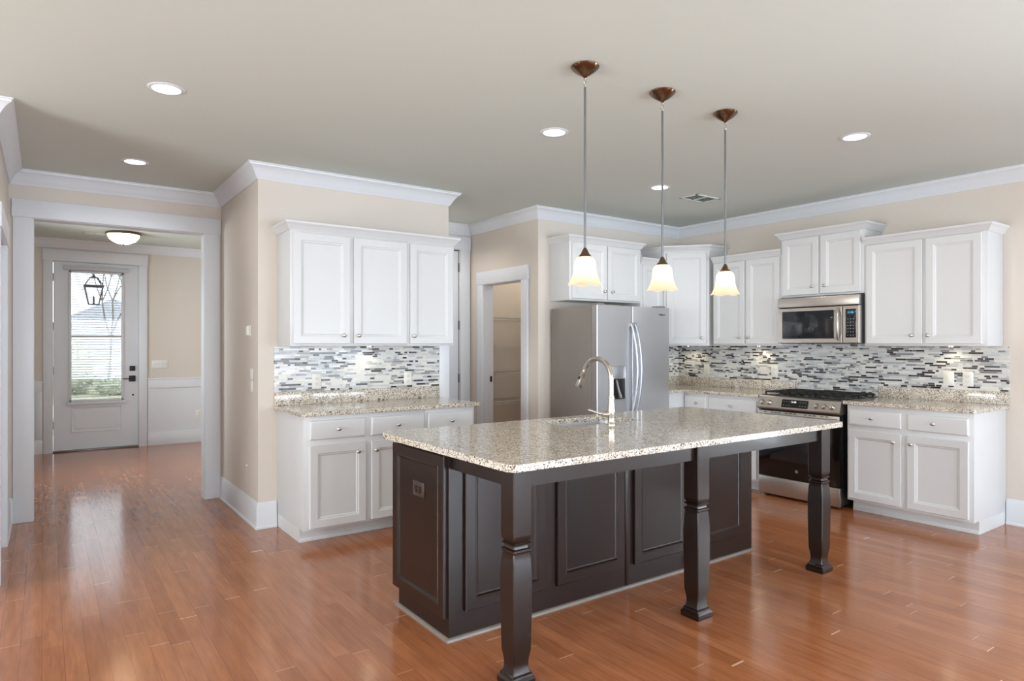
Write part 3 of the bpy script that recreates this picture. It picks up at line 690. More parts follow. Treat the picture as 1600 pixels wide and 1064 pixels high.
# plates on the short side wall (faces -X)
th = thing('thermostat', (1.305, 5.345, 1.49), R90, 'white chime or thermostat box high on the beige side wall', 'thermostat')
finish('backplate', B(bmesh.new(), -.035, .042, -.008, 0, -.045, .045, .004), 'plastic', th)
finish('cover', B(bmesh.new(), -.026, .032, -.028, -.008, -.038, .040, .008), 'plastic', th)
t = wall_plate('light_switch', (1.305, 5.28, 1.155), R90, .074, .085, 'rocker1', 'upper small switch plate on the beige side wall', 'light switch')
finish('rocker', B(bmesh.new(), -.018, .018, -.009, -.006, -.030, .030, .002), 'plastic', t)
t = wall_plate('light_switch', (1.305, 5.275, 1.060), R90, .078, .090, 'rocker1', 'lower small switch plate on the beige side wall', 'light switch')
finish('rocker', B(bmesh.new(), -.018, .018, -.009, -.006, -.030, .030, .002), 'plastic', t)
ct = thing('coax_stub', (1.305, 5.42, .43), R90, 'tiny white wall stub with a thin slit below it low on the side wall', 'wall plate')
finish('stub', lathe(bmesh.new(), [(.006, 0), (.006, -.010), (.003, -.014)], n=12, axis='Y'), 'plastic', ct)
finish('slit_cover', B(bmesh.new(), -.030, -.026, -.0015, 0, -.13, -.02), 'ceiling', ct)

# ------------------------------------------------------------------ kitchen island
isl = thing('kitchen_island', (1.53, 2.645, 0), 0, 'dark espresso wood kitchen island with panelled sides and three turned square legs', 'kitchen island')
def I(*b_):  # world -> local
    return (b_[0]-1.53, b_[1]-1.53, b_[2]-2.645, b_[3]-2.645, b_[4], b_[5])
# hollow cabinet body so the sink bowl has room
bodyb = [I(1.53, 3.875, 2.645, 2.665, .012, .887), I(1.53, 3.875, 3.17, 3.19, .10, .887), I(1.53, 1.55, 2.665, 3.17, .012, .887), I(3.855, 3.875, 2.665, 3.17, .012, .887), I(1.55, 3.855, 2.665, 3.17, .10, .12)]
boxes('cabinet_body', bodyb, 'espresso', isl, bev=.0)
box('toe_kick', *I(1.55, 3.855, 3.09, 3.11, 0, .10), 'espresso', isl)
box('seam_strip', *I(2.680, 2.702, 2.641, 2.6455, .012, .80), 'espresso', isl, bev=.0015)
edges = [(1.612, 2.095), (2.172, 2.660), (2.742, 3.215), (3.292, 3.782)]
for a, b_ in edges:
    p = finish('back_panel', rings_panel(bmesh.new(), a-1.53, b_-1.53, .125, .835, LEAF, 0), 'espresso', isl, smooth=20)
ep = finish('end_panel', rings_panel(bmesh.new(), 0, .548, .103, .862, LEAF, 0), 'espresso', isl, smooth=20)
ep.location = (0, 3.208-2.645, 0); ep.rotation_euler = (0, 0, R90)
# outlet in the end panel (local of end panel: x runs toward -Y)
ox, oz = 3.208-2.918, .664
po = finish('power_outlet', B(bmesh.new(), ox-.058, ox+.058, -.018, -.010, oz-.037, oz+.037, .003), 'outlet_bronze', ep); po['label'] = 'dark bronze outlet plate'
bm = bmesh.new()
for dx in (-.02, .02): B(bm, ox+dx-.013, ox+dx+.013, -.021, -.018, oz-.016, oz+.016, .003)
finish('receptacle', bm, 'espresso', po)
# quarter-round at the floor
finish('toe_moulding', sweep(bmesh.new(), [(1.53-1.53, 3.19-2.645), (0, 0), (2.345, 0), (2.345, .545)], [(0, 0), (.016, 0), (.0155, .006), (.012, .012), (.006, .0155), (0, .016)]), 'toe', isl)
# apron
AW = .092
LX = [1.524, 2.660, 3.816]; LY = 2.120
ap = [I(LX[0]+AW, LX[1], LY+.022, LY+.045, .800, .887), I(LX[1]+AW, LX[2], LY+.022, LY+.045, .800, .887),
      I(LX[0]+.022, LX[0]+.045, LY+AW, 2.645, .800, .887), I(LX[2]+.045, LX[2]+.068, LY+AW, 2.645, .800, .887)]
boxes('apron', ap, 'espresso', isl)
# leg profile: (half width, z)
h = AW/2
LEG = [(h+.010, 0), (h+.012, .010), (h+.012, .026), (h+.004, .036), (h+.003, .044), (h-.004, .050), (h-.009, .070), (h-.008, .100), (h-.001, .140), (h+.000, .20), (h+.002, .33), (h+.0025, .44), (h-.001, .51), (h-.005, .536),
       (h-.004, .540), (h-.001, .544), (h-.001, .552), (h-.008, .556), (h-.010, .562), (h-.010, .568), (h-.002, .572), (h-.001, .577), (h-.009, .580), (h-.007, .585), (h-.001, .597), (h, .61), (h, .887)]
def leg_bm():
    bm = bmesh.new(); rs = []; c_ = .004
    for w, z in LEG:
        pts = [(-w+c_, -w), (w-c_, -w), (w, -w+c_), (w, w-c_), (w-c_, w), (-w+c_, w), (-w, w-c_), (-w, -w+c_)]
        rs.append([bm.verts.new((x, y, z)) for x, y in pts])
    for a, b_ in zip(rs, rs[1:]):
        for k in range(8): bm.faces.new((a[k], a[(k+1) % 8], b_[(k+1) % 8], b_[k]))
    bm.faces.new(rs[0][::-1]); bm.faces.new(rs[-1]); return bm
l0 = finish('leg', leg_bm(), 'espresso', isl, smooth=28)
l0.location = (LX[0]+h-1.53, LY+h-2.645, 0)
for x in LX[1:]:
    l1 = l0.copy(); scene.collection.objects.link(l1); l1.location = (x+h-1.53, LY+h-2.645, 0)

# sink
sk = thing('sink', ((SX0+SX1)/2, (SY0+SY1)/2, 0), 0, 'undermount stainless steel sink set in the island countertop', 'sink')
bm = bmesh.new(); w2, d2_ = (SX1-SX0)/2, (SY1-SY0)/2
lev = [(.006, .06, .887), (.006, .06, .884), (.004, .06, .78), (-.004, .07, .72), (-.03, .06, .700), (-.10, .03, .697)]
rs = []
for off, r, z in lev:
    rs.append([bm.verts.new((x, y, z)) for x, y in rrect(-w2-off, w2+off, -d2_-off, d2_+off, r)])
out = [bm.verts.new((x, y, .8872)) for x, y in rrect(-w2-.03, w2+.03, -d2_-.03, d2_+.03, .07)]
rs = [out]+rs
for a, b_ in zip(rs, rs[1:]):
    for k in range(len(a)): bm.faces.new((a[k], a[(k+1) % len(a)], b_[(k+1) % len(a)], b_[k]))
bm.faces.new(rs[-1]); bo = finish('bowl', bm, 'steel', sk)
sd = bo.modifiers.new('sheet_thickness', 'SOLIDIFY'); sd.thickness = .0012; sd.offset = 1
finish('drain', lathe(bmesh.new(), [(.045, .698), (.045, .702), (.038, .703), (.034, .699)], n=24), 'nickel', sk)

# faucet
fx, fy = 2.669, 2.745
fc = thing('kitchen_faucet', (fx, fy, ZT), 0, 'brushed nickel pull-down gooseneck faucet standing on the island', 'faucet')
finish('faucet_body', lathe(bmesh.new(), [(.026, 0), (.026, .005), (.0225, .009), (.0205, .025), (.0205, .045), (.0235, .060), (.0240, .085), (.0215, .110), (.0180, .135), (.0165, .150)], n=28), 'nickel', fc)
pts = [(0, 0, .148)]; R_ = .118; zc_ = .262
for z in (.17, .20, .23, .262): pts.append((0, 0, z))
for k in range(1, 25):
    a = PI - k*(PI*0.86)/24
    pts.append((0, R_+R_*math.cos(a), zc_+R_*math.sin(a)))
ex, ey = pts[-1][1], pts[-1][2]
dr = Vector((0, pts[-1][1]-pts[-2][1], pts[-1][2]-pts[-2][2])).normalized()
finish('gooseneck', tube(bmesh.new(), pts, .0148, 16), 'nickel', fc)
finish('neck_ring', lathe(bmesh.new(), [(.0165, .146), (.021, .150), (.021, .158), (.0175, .162), (.0175, .170), (.0150, .172)], n=24), 'nickel', fc)
hp = [Vector(pts[-1])+dr*s for s in (0, .006, .030, .034, .075, .108, .116)]
sh = finish('spray_head', tube(bmesh.new(), hp, [.0148, .0160, .0170, .0160, .0205, .0245, .0235], 20), 'nickel', fc)
side = dr.cross(Vector((1, 0, 0))).normalized()
bp_ = Vector(pts[-1])+dr*.058
finish('spray_button', tube(bmesh.new(), [bp_+Vector((-.0150, .008, 0)), bp_+Vector((-.0215, .011, 0))], [.0105, .0090], 14), 'bronze_black', sh)
finish('spray_face', tube(bmesh.new(), [Vector(pts[-1])+dr*.1155, Vector(pts[-1])+dr*.1175], [.018, .017], 18), 'black_matte', sh)
hd = finish('handle_hub', tube(bmesh.new(), [(-.016, .010, .062), (-.040, .022, .062), (-.052, .029, .063)], [.019, .0175, .013], 18), 'nickel', fc)
finish('lever', tube(bmesh.new(), [(-.046, .026, .063), (-.07, .040, .070), (-.105, .060, .084), (-.118, .067, .088)], [.0085, .0070, .0065, .0060], 12), 'nickel', fc)

# ------------------------------------------------------------------ pendants
def bell_wave(i, a, r, z):
    k = max(0, (i-6))/4.0
    return r*(1+.018*k*math.cos(6*a)), z-.0032*k*math.cos(6*a)
def pendant(x, y, label):
    t = thing('pendant_light', (x, y, CZ), 0, label, 'pendant light', 'pendant lights over the island')
    finish('canopy', lathe(bmesh.new(), [(.066, -.0005), (.070, -.005), (.067, -.011), (.056, -.022), (.040, -.034), (.024, -.044), (.012, -.051), (.006, -.058)], n=36), 'copper', t)
    for k, zc_ in enumerate((-.071, -.089)):
        bm = bmesh.new(); pts = []
        for j in range(17):
            a = 2*PI*j/16; u_ = .0065*math.cos(a); v_ = .0125*math.sin(a)
            pts.append((u_, 0, zc_+v_) if k == 0 else (0, u_, zc_+v_))
        tube(bm, pts, .0016, 8, cap=False); finish('chain_link', bm, 'nickel', t)
    finish('rod', lathe(bmesh.new(), [(.0022, -.099), (.0058, -.106), (.0058, -.885), (.0064, -.890)], n=14), 'rod', t)
    finish('socket_cap', lathe(bmesh.new(), [(.0065, -.884), (.010, -.892), (.015, -.900), (.020, -.912), (.029, -.922), (.031, -.928), (.026, -.932)], n=28), 'copper', t)
    prof = [(.022, -.926), (.036, -.931), (.047, -.943), (.0525, -.960), (.0530, -.978), (.0545, -.995), (.0580, -1.012), (.0635, -1.028), (.0705, -1.043), (.0775, -1.055), (.0820, -1.063)]
    gs = finish('glass_shade', lathe(bmesh.new(), prof, n=72, cap=False, wave=bell_wave), 'shade', t)
    finish('bulb', lathe(bmesh.new(), [(.008, -.935), (.012, -.95), (.022, -.972), (.025, -.988), (.020, -1.003), (.008, -1.011), (.001, -1.012)], n=20), 'bulb', t)
    point('pendant_bulb', (x, y, CZ-1.0), 1.0, (1.0, .84, .62), .024)
pendant(2.141, 2.383, 'bell-glass pendant nearest the camera, leftmost of the three over the island')
pendant(2.695, 2.383, 'middle bell-glass pendant over the island')
pendant(3.235, 2.383, 'farthest bell-glass pendant, rightmost of the three over the island')

# ------------------------------------------------------------------ refrigerator
fr = thing('refrigerator', (4.100, 4.400, 0), 0, 'stainless side-by-side refrigerator with ice dispenser and grey sides', 'refrigerator')
FW, FH = .978, 1.747
box('cabinet_body', .004, FW-.004, .080, .665, .03, 1.735, 'fridge_side', fr, bev=.004)
box('base_grille', .01, FW-.01, .09, .13, .0, .08, 'black_matte', fr)
xg = .455
def fdoor(name, x0, x1, holes=None):
    bm = bmesh.new()
    # gently bowed door front: profile in plan with rounded vertical edges
    N = 14; pl = []
    for i in range(N+1):
        u_ = i/N; x = x0+(x1-x0)*u_
        e = min(u_, 1-u_)*(x1-x0); rr = .007
        y = 0 if e > rr else rr-math.sqrt(max(0, rr*rr-(rr-e)**2))
        pl.append((x, y))
    pl = [(x0, .007)]+[(x0+.007*(1-math.cos(PI/2*k/5)), .007*(1-math.sin(PI/2*k/5))) for k in range(1, 6)]+[(x1-.007*(1-math.sin(PI/2*k/5)), .007*(1-math.cos(PI/2*k/5))) for k in range(0, 5)]+[(x1, .007)]
    pl = pl+[(x1, .072), (x0, .072)]
    rows = [bm.verts.new((x, y, .085)) for x, y in pl], [bm.verts.new((x, y, FH)) for x, y in pl]
    bm.faces.new(rows[0][::-1]); bm.faces.new(rows[1])
    for k in range(len(pl)): bm.faces.new((rows[0][k], rows[0][(k+1) % len(pl)], rows[1][(k+1) % len(pl)], rows[1][k]))
    return bm
def fdoor_with_recess(x0, x1, rx0, rx1, rz0, rz1):
    bm = fdoor('', x0, rx0); bmz = None
    me_parts = []
    bm2 = bmesh.new()
    # columns and blocks around the recess share the plan of one bowed door
    B(bm2, x0+.007, rx0, 0, .007, .085, FH); B(bm2, rx1, x1-.007, 0, .007, .085, FH)
    B(bm2, rx0, rx1, 0, .007, .085, rz0); B(bm2, rx0, rx1, 0, .007, rz1, FH)
    B(bm2, x0, x1, .007, .072, .085, rz0); B(bm2, x0, x1, .007, .072, rz1, FH); B(bm2, x0, rx0, .007, .072, rz0, rz1); B(bm2, rx1, x1, .007, .072, rz0, rz1)
    B(bm2, rx0, rx1, .066, .072, rz0, rz1)
    for s, xx in ((-1, x0), (1, x1)):   # rounded vertical corners
        v = []
        for z in (.085, FH):
            c_ = (xx-s*.007, .007)
            v.append([bm2.verts.new((c_[0], c_[1], z))]+[bm2.verts.new((c_[0]+s*.007*math.sin(a), c_[1]-.007*math.cos(a), z)) for a in [PI/2*k/5 for k in range(6)]])
        n_ = len(v[0])
        for k in range(n_): bm2.faces.new((v[0][k], v[0][(k+1) % n_], v[1][(k+1) % n_], v[1][k]))
        bm2.faces.new(v[0][::-1]); bm2.faces.new(v[1])
    bm.free(); return bm2
lx0, lx1, lz0, lz1 = .158, .368, .860, 1.185
fz = finish('freezer_door', fdoor_with_recess(.0, xg-.003, lx0, lx1, lz0, lz1), 'steel', fr, smooth=25)
fd_ = finish('fridge_door', fdoor('', xg+.003, FW), 'steel', fr)
dp = boxes('ice_dispenser', [(lx0, lx1, .004, .012, 1.063, lz1), (lx0, lx0+.008, -.003, .05, lz0, lz1), (lx1-.008, lx1, -.003, .05, lz0, lz1), (lx0, lx1, -.003, .05, lz1-.006, lz1), (lx0, lx1, -.004, .055, lz0, lz0+.012)], 'steel', fz, bev=.002)
boxes('dispenser_recess', [(lx0+.008, lx1-.008, .055, .062, lz0+.012, 1.063), (lx0+.008, lx1-.008, .012, .06, 1.055, 1.063)], 'black_matte', fz)
finish('dispenser_paddle', tube(bmesh.new(), [((lx0+lx1)/2+.02, .04, 1.05), ((lx0+lx1)/2+.03, .02, .96), ((lx0+lx1)/2+.055, .015, .885)], [.010, .012, .016], 10), 'fridge_side', fz)
def bow_handle(par, x, sgn):
    pts = []
    for k in range(25):
        u_ = k/24; z = .72+(1.575-.72)*u_
        bow = math.sin(PI*u_)**.75
        pts.append((x+sgn*.030*bow, -.012-.050*bow, z))
    bm = tube(bmesh.new(), pts, .0115, 12)
    B(bm, x-.012, x+.012, -.02, 0, .70, .74, .003); B(bm, x-.012, x+.012, -.02, 0, 1.555, 1.595, .003)
    finish('handle', bm, 'handle_steel', par)
bow_handle(fz, xg-.022, 1); bow_handle(fd_, xg+.030, 1)
for x in (.06, FW-.09):
    box('hinge_cover', x-.04, x+.04, .01, .12, FH+.0005, FH+.018, 'fridge_side', fr, bev=.004)
text_mesh('badge_lettering', 'Whirlpool', .023, (.868, -.0005, 1.678), (PI/2, 0, 0), 'dark_print', fd_, shear=.3)
bm = tube(bmesh.new(), [(.868+.028*math.cos(a), -.001, 1.676+.011*math.sin(a)) for a in [2*PI*k/28*.8+.9 for k in range(29)]], .0007, 5)
finish('badge_swoosh', bm, 'dark_print', fd_)

# ------------------------------------------------------------------ range
rg = thing('gas_range', (5.40, 3.610, 0), R90, 'slide-in stainless gas range with black oven door in the right wall', 'range')
RW = .765
box('range_body', .002, RW-.002, .035, .600, .03, .900, 'black_matte', rg, bev=.002)
for x in (.05, RW-.05):
    for y in (.08, .55): finish('foot', lathe(bmesh.new(), [(.015, 0), (.018, .004), (.014, .034)], (x, y, 0), 14), 'black_matte', rg)
# slanted control panel
bm = bmesh.new(); prf = [(.002, .795), (-.014, .800), (-.018, .812), (.012, .905), (.030, .914), (.075, .916), (.075, .795)]
a = [bm.verts.new((-.004, y, z)) for y, z in prf]; b_ = [bm.verts.new((RW+.004, y, z)) for y, z in prf]
for k in range(len(prf)): bm.faces.new((a[k], a[(k+1) % len(prf)], b_[(k+1) % len(prf)], b_[k]))
bm.faces.new(a[::-1]); bm.faces.new(b_)
cp = finish('control_panel', bm, 'appliance_steel', rg)
tilt = math.atan2(.030, .093)
def on_panel(u_, v_):  # point on slanted face: v 0..1 from bottom to top
    return (u_, -.018+.030*v_-.0008, .812+.093*v_)
def panel_plate(name, x0, x1, v0, v1, th_, mat, par):
    bm = bmesh.new(); nrm_ = Vector((0, -math.cos(tilt), math.sin(tilt)))
    q = [Vector(on_panel(x, v)) for x, v in ((x0, v0), (x1, v0), (x1, v1), (x0, v1))]
    A = [bm.verts.new(p) for p in q]; C_ = [bm.verts.new(p+nrm_*th_) for p in q]
    bm.faces.new(A[::-1]); bm.faces.new(C_)
    for k in range(4): bm.faces.new((A[k], A[(k+1) % 4], C_[(k+1) % 4], C_[k]))
    return finish(name, bm, mat, par)
ds = panel_plate('touch_panel', .235, .485, .12, .86, .0015, 'black', cp)
text_mesh('clock_digits', '11:46', .024, Vector(on_panel(.348, .66))+Vector((0, -.0022, 0)), (PI/2-tilt, 0, 0), 'white_led', ds)
bm = bmesh.new()
for i in list(range(3))+list(range(6, 9)):
    for v in (.32, .66):
        p = on_panel(.258+i*.0255, v); B(bm, p[0]-.005, p[0]+.005, p[1]-.0028, p[1]-.0018, p[2]-.003, p[2]+.003)
finish('touch_keys', bm, 'key_print', ds)
for x in (.042, .112, .558, .628, .698):
    bm = lathe(bmesh.new(), [(.024, 0), (.024, .006), (.021, .010), (.0195, .026), (.017, .029), (.001, .030)], n=24)
    B(bm, -.004, .004, -.018, .018, .026, .033, .002)
    k_ = finish('knob', bm, 'appliance_steel', cp); k_.location = on_panel(x, .46); k_.rotation_euler = (PI/2-tilt, 0, 0)
# oven door
od = boxes('oven_door', [(.002, RW-.002, -.004, .034, .185, .786)], 'black', rg, bev=.003)
finish('door_trim', B(bmesh.new(), .002, RW-.002, -.010, -.003, .716, .780, .003), 'appliance_steel', od)
bm = bmesh.new()
for x in (.06, .13, .165, .2, .27, .31, .35, .45, .49, .53, .6, .64): B(bm, x, x+.028, -.0112, -.0100, .766, .773)
finish('vent_slots', bm, 'black_matte', od)
bm = tube(bmesh.new(), [(.03, -.045, .742), (RW-.03, -.045, .742)], .013, 14)
B(bm, .022, .050, -.056, -.008, .725, .759, .004); B(bm, RW-.050, RW-.022, -.056, -.008, .725, .759, .004)
finish('handle', bm, 'appliance_steel', od)
finish('oven_window', B(bmesh.new(), .12, RW-.12, -.0052, -.0038, .34, .66, .0004), 'panel_glass', od)
bm = lathe(bmesh.new(), [(.014, -.0065), (.014, -.004)], (RW/2-.005, 0, .262), 24, 'Y')
bdg = finish('round_badge', bm, 'appliance_steel', od)
text_mesh('badge_lettering', 'GE', .016, (RW/2-.005, -.0068, .262), (PI/2, 0, 0), 'dark_print', bdg, ext=.0003, shear=.2)
finish('storage_drawer', B(bmesh.new(), .002, RW-.002, -.004, .034, .022, .180, .003), 'appliance_steel', rg)
# cooktop and grates
finish('cooktop', B(bmesh.new(), -.004, RW+.004, .060, .632, .9005, .924, .004), 'black', rg)
def grate(x0, x1):
    bm = bmesh.new(); y0, y1, z0, z1 = .085, .600, .940, .953
    for b_ in ((x0, x0+.012, y0, y1), (x1-.012, x1, y0, y1), (x0, x1, y0, y0+.012), (x0, x1, y1-.012, y1)): B(bm, *b_, z0, z1, .002)
    for k in range(1, 4): y = y0+(y1-y0)*k/4; B(bm, x0, x1, y-.005, y+.005, z0, z1, .002)
    for k in range(1, 3): x = x0+(x1-x0)*k/3; B(bm, x-.005, x+.005, y0, y1, z0, z1, .002)
    for x in (x0+.006, x1-.006):
        for y in (y0+.006, (y0+y1)/2, y1-.006): B(bm, x-.006, x+.006, y-.006, y+.006, .9245, z0)
    return bm
for x0, x1 in ((.012, .254), (.260, .502), (.508, .752)): finish('grate', grate(x0, x1), 'iron', rg)
for x, y, r in ((.13, .20, .04), (.13, .47, .034), (.381, .33, .045), (.63, .20, .036), (.63, .47, .04)):
    finish('burner', lathe(bmesh.new(), [(r, .9245), (r, .930), (r*.75, .932), (r*.72, .938), (.001, .939)], (x, y, 0), 22), 'iron', rg)

# ------------------------------------------------------------------ microwave
mw = thing('microwave', (5.650, 3.570, 0), R90, 'stainless over-the-range microwave with black window and blue display', 'microwave')
MW_, MZ0, MZ1 = .757, 1.394, 1.815
box('microwave_body', .001, MW_+.003, .040, .385, MZ0-.002, MZ1+.006, 'black_matte', mw, bev=.002)
box('vent_band', 0, MW_, -.006, .040, 1.728, MZ1, 'appliance_steel', mw, bev=.004)
mdz0, mdz1 = MZ0+.003, 1.722
dm = finish('door', rings_panel(bmesh.new(), 0, .610, mdz0, mdz1, [(0, 0), (0, .034), (.004, .040), (.040, .040), (.044, .036), (.050, .036)], .040), 'appliance_steel', mw)
finish('window', B(bmesh.new(), .043, .535, -.0022, .006, 1.438, 1.690, .002), 'panel_glass', dm)
pts = [(.578+.012*math.sin(PI*k/16), -.008-.034*math.sin(PI*k/16)**.7, 1.425+.275*k/16) for k in range(17)]
finish('handle', tube(bmesh.new(), pts, .011, 12), 'appliance_steel', dm)
cpn = finish('control_panel', rings_panel(bmesh.new(), .614, MW_, mdz0, mdz1, [(0, 0), (0, .034), (.004, .040), (.02, .040)], .040), 'appliance_steel', mw)
kp = finish('keypad', B(bmesh.new(), .640, .730, -.0025, .002, 1.444, 1.692, .002), 'panel_glass', cpn)
sc_ = finish('display', B(bmesh.new(), .652, .718, -.0034, -.0024, 1.645, 1.680), 'blue_screen', kp)
text_mesh('clock_digits', '11:46', .022, (.685, -.0036, 1.662), (PI/2, 0, 0), 'blue_led', sc_, ext=.0003)
bm = bmesh.new()
for i in range(3):
    for j in range(6): B(bm, .655+i*.024, .667+i*.024, -.0030, -.0024, 1.462+j*.028, 1.468+j*.028)
finish('keys', bm, 'key_print', kp)

# ------------------------------------------------------------------ under-cabinet puck lights
def puck(x, y, label, p=1.5, r=.03):
    t = thing('puck_light', (x, y, 1.372), 0, label, 'under-cabinet light', 'under-cabinet puck lights')
    finish('housing', lathe(bmesh.new(), [(.034, -.0002), (.034, -.010), (.028, -.012), (.024, -.009)], n=24, cap=False), 'nickel', t)
    finish('lens', lathe(bmesh.new(), [(.026, -.004), (.025, -.0085)], n=24), 'led', t)
    L = bpy.data.lights.new('puck_spot', 'SPOT'); L.energy = p; L.color = (1, .86, .60); L.spot_size = 2.7; L.spot_blend = .6; L.shadow_soft_size = .02
    o = bpy.data.objects.new('puck_spot', L); scene.collection.objects.link(o); o.location = (x, y, 1.355)
puck(2.15, 5.0, 'lit puck light under the bar wall cabinets', 1.5)
puck(5.95, 3.98, 'lit puck light under the cabinet left of the microwave', 2.4)
puck(5.90, 4.85, 'lit puck light under the diagonal corner cabinet', 2.6)
puck(5.95, 2.24, 'lit puck light under the far right wall cabinet', 1.8)

# ------------------------------------------------------------------ outside the front door
def omat(name, a, b_, sc):
    m = bpy.data.materials.new(name); m.use_nodes = True; h_ = NT(m); p = h_.n['Principled BSDF']; p.inputs['Roughness'].default_value = .85
    g = h_.new('ShaderNodeNewGeometry'); nz = h_.new('ShaderNodeTexNoise'); nz.inputs['Scale'].default_value = sc; nz.inputs['Detail'].default_value = 4
    h_.l.new(g.outputs['Position'], nz.inputs['Vector']); c_ = ramp(h_, nz.outputs[0], [(.35, a), (.65, b_)]); h_.l.new(c_, p.inputs['Base Color']); return m
M['lawn'] = omat('winter_lawn', srgb(150, 146, 118), srgb(116, 122, 92), .8)
M['concrete'] = omat('pale_concrete', srgb(205, 203, 198), srgb(188, 186, 180), 1.2)
M['siding'] = omat('white_siding', srgb(225, 230, 236), srgb(212, 219, 228), 2)
M['roofing'] = omat('grey_shingles', srgb(188, 190, 198), srgb(165, 168, 176), 6)
M['foliage'] = omat('hedge_leaves', srgb(132, 142, 122), srgb(176, 180, 156), 12)
M['bark'] = omat('grey_bark', srgb(120, 112, 106), srgb(92, 86, 82), 8)
M['bin'] = omat('blue_plastic', srgb(60, 108, 142), srgb(70, 120, 152), 3)
o = box('trim_40', -2.2, 4.2, 10.36, 12.4, -.14, -.03, 'concrete', kind='structure'); o.name = 'porch_floor'
o = box('porch_ceiling', -2.2, 4.2, 10.36, 12.4, 2.66, 2.74, 'trim', kind='structure')
o = box('lawn', -40, 60, 12.4, 110, -.8, -.56, 'lawn', kind='structure')
o = boxes('driveway', [(1.2, 2.6, 14, 21, -.57, -.55), (-40, 60, 21, 25.5, -.57, -.545), (2.6, 4.4, 25.5, 44, -.57, -.55)], 'concrete', kind='structure')
ln = thing('porch_lantern', (.586, 11.3, 2.66), 0, 'black metal porch lantern seen through the front door glass', 'lantern')
bm = bmesh.new()
def lat(z, w): return [Vector((s*w, q*w, z)) for s, q in ((-1, -1), (1, -1), (1, 1), (-1, 1))]
c1 = lat(-.69, .062); c2 = lat(-.42, .115); c3 = lat(-.30, .045)
for a, b_ in ((c1, c2), (c2, c3)):
    for k in range(4): tube(bm, [a[k], b_[k]], .008, 6)
for c_, r in ((c1, .009), (c2, .014), (c3, .01)):
    for k in range(4): tube(bm, [c_[k], c_[(k+1) % 4]], r, 6)
finish('lantern_frame', bm, 'bronze_black', ln)
finish('hanger', tube(bmesh.new(), [(0, 0, -.29), (0, 0, 0)], .008, 8), 'bronze_black', ln)
finish('finial_cap', lathe(bmesh.new(), [(.05, -.30), (.04, -.285), (.015, -.275), (.02, -.26), (.004, -.25)], n=16), 'bronze_black', ln)
finish('candle', lathe(bmesh.new(), [(.018, -.68), (.014, -.67), (.012, -.58), (.004, -.56)], n=12), 'bronze_black', ln)
# neighbour's house
ho = thing('neighbour_house', (2.2, 44, -.56), 0, 'pale gabled house across the street behind the door glass', 'house')
bm = bmesh.new(); B(bm, -3.2, 6, 0, 7, 0, 2.5)
finish('walls', bm, 'siding', ho)
bm = bmesh.new()
for y in (0,): 
    v = [bm.verts.new(p) for p in ((-3.5, -.3, 2.3), (6.3, -.3, 2.3), (1.0, -.3, 4.6), (-3.5, 7.3, 2.3), (6.3, 7.3, 2.3), (1.0, 7.3, 4.6))]
    for f in ((0, 1, 2), (3, 5, 4), (0, 2, 5, 3), (1, 4, 5, 2), (0, 3, 4, 1)): bm.faces.new([v[i] for i in f])
finish('gable_roof', bm, 'roofing', ho)
for x in (-2.4, -.2, 2.2):
    w_ = boxes('window', [(x, x+1.0, -.05, 0, .9, 2.0)], 'roofing', ho)
    boxes('window_trim', [(x-.1, x, -.08, 0, .8, 2.1), (x+1, x+1.1, -.08, 0, .8, 2.1), (x, x+1, -.08, 0, 2.0, 2.1)], 'trim', w_)
for x in (-2.9, -.8, 1.4): box('porch_column', x, x+.18, -.5, -.3, 0, 2.3, 'trim', ho)
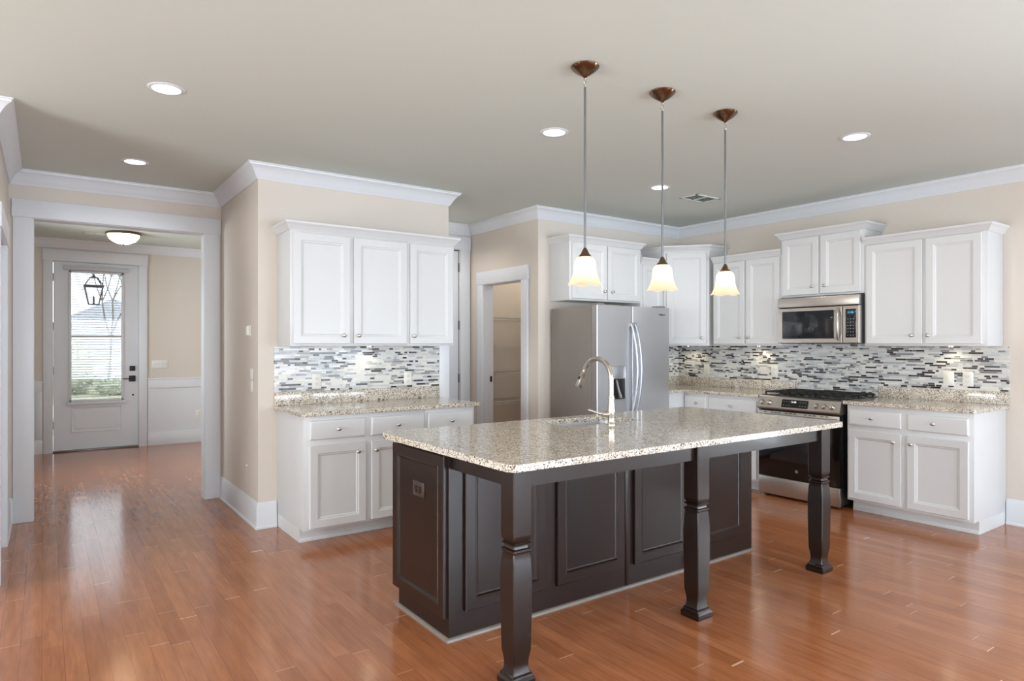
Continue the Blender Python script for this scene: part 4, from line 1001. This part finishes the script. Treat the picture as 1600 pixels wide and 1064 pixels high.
def blob(name, c_, r, mat, label, cat, n=260, sq=.7, group=None):
    bm = bmesh.new(); rnd = random.Random(int(c_[0]*91+c_[1]*7))
    ic = bmesh.ops.create_icosphere(bm, subdivisions=3, radius=1)
    for v in bm.verts:
        v.co = v.co*(1+rnd.uniform(-.12, .12)); v.co.z *= sq; v.co *= r
    fs = bm.faces[:]
    for f in rnd.sample(fs, min(n, len(fs))):      # leaf tufts
        p = f.calc_center_median(); d = p.normalized()*r*.10
        q = Vector((rnd.uniform(-1, 1), rnd.uniform(-1, 1), rnd.uniform(-1, 1))).normalized()*r*.10
        vs = [bm.verts.new(p), bm.verts.new(p+d+q), bm.verts.new(p+d*1.6), bm.verts.new(p+d-q)]; bm.faces.new(vs)
    bmesh.ops.translate(bm, verts=bm.verts, vec=(0, 0, r*sq*.8))
    o = finish(name, bm, mat, smooth=0); o.location = c_; tag(o, label, cat, group); return o
blob('hedge', (2.2, 30.0, -.56), .5, 'foliage', 'low round hedge at the right behind the front door glass', 'bush')
blob('hedge', (.70, 19.5, -.56), .35, 'foliage', 'low bush at lower left behind the front door glass', 'bush')
blob('evergreen_tree', (.75, 31.0, -.56), .8, 'foliage', 'tall leafy shrub left of the pale house outside', 'bush', sq=1.5)
bn = thing('recycling_bin', (1.49, 38, -.56), 0, 'blue wheeled bin outside the front door glass', 'bin')
bm = bmesh.new(); v0 = [bm.verts.new(p) for p in ((-.14, -.14, .05), (.14, -.14, .05), (.14, .14, .05), (-.14, .14, .05))]; v1 = [bm.verts.new(p) for p in ((-.18, -.18, .95), (.18, -.18, .95), (.18, .18, .95), (-.18, .18, .95))]
bm.faces.new(v0[::-1]); bm.faces.new(v1)
for k in range(4): bm.faces.new((v0[k], v0[(k+1) % 4], v1[(k+1) % 4], v1[k]))
finish('bin_body', bm, 'bin', bn); box('lid', -.2, .2, -.2, .2, .951, .99, 'bin', bn, bev=.01)
finish('wheels', tube(bmesh.new(), [(-.16, .12, .06), (.16, .12, .06)], .06, 12), 'black_matte', bn)
# bare tree
bm = bmesh.new(); rnd = random.Random(5)
def branch(p, d, L, r, n):
    q = p+d*L; mid = p+d*L*.5+Vector((rnd.uniform(-1, 1), rnd.uniform(-1, 1), 0))*L*.05
    tube(bm, [p, mid, q], [r, r*.85, r*.7], 5)
    if n == 0: return
    for _ in range(3):
        nd = (d+Vector((rnd.uniform(-.8, .8), rnd.uniform(-.5, .5), rnd.uniform(-.2, .5)))).normalized()
        branch(q, nd, L*rnd.uniform(.6, .8), r*.62, n-1)
branch(Vector((0, 0, 0)), Vector((.05, 0, 1)).normalized(), 2.2, .07, 5)
tr = finish('bare_tree', bm, 'bark'); tr.location = (2.3, 34.0, -.56); tag(tr, 'bare branching tree behind the front door glass', 'tree')

bpy.data.objects.remove(knob_proto)
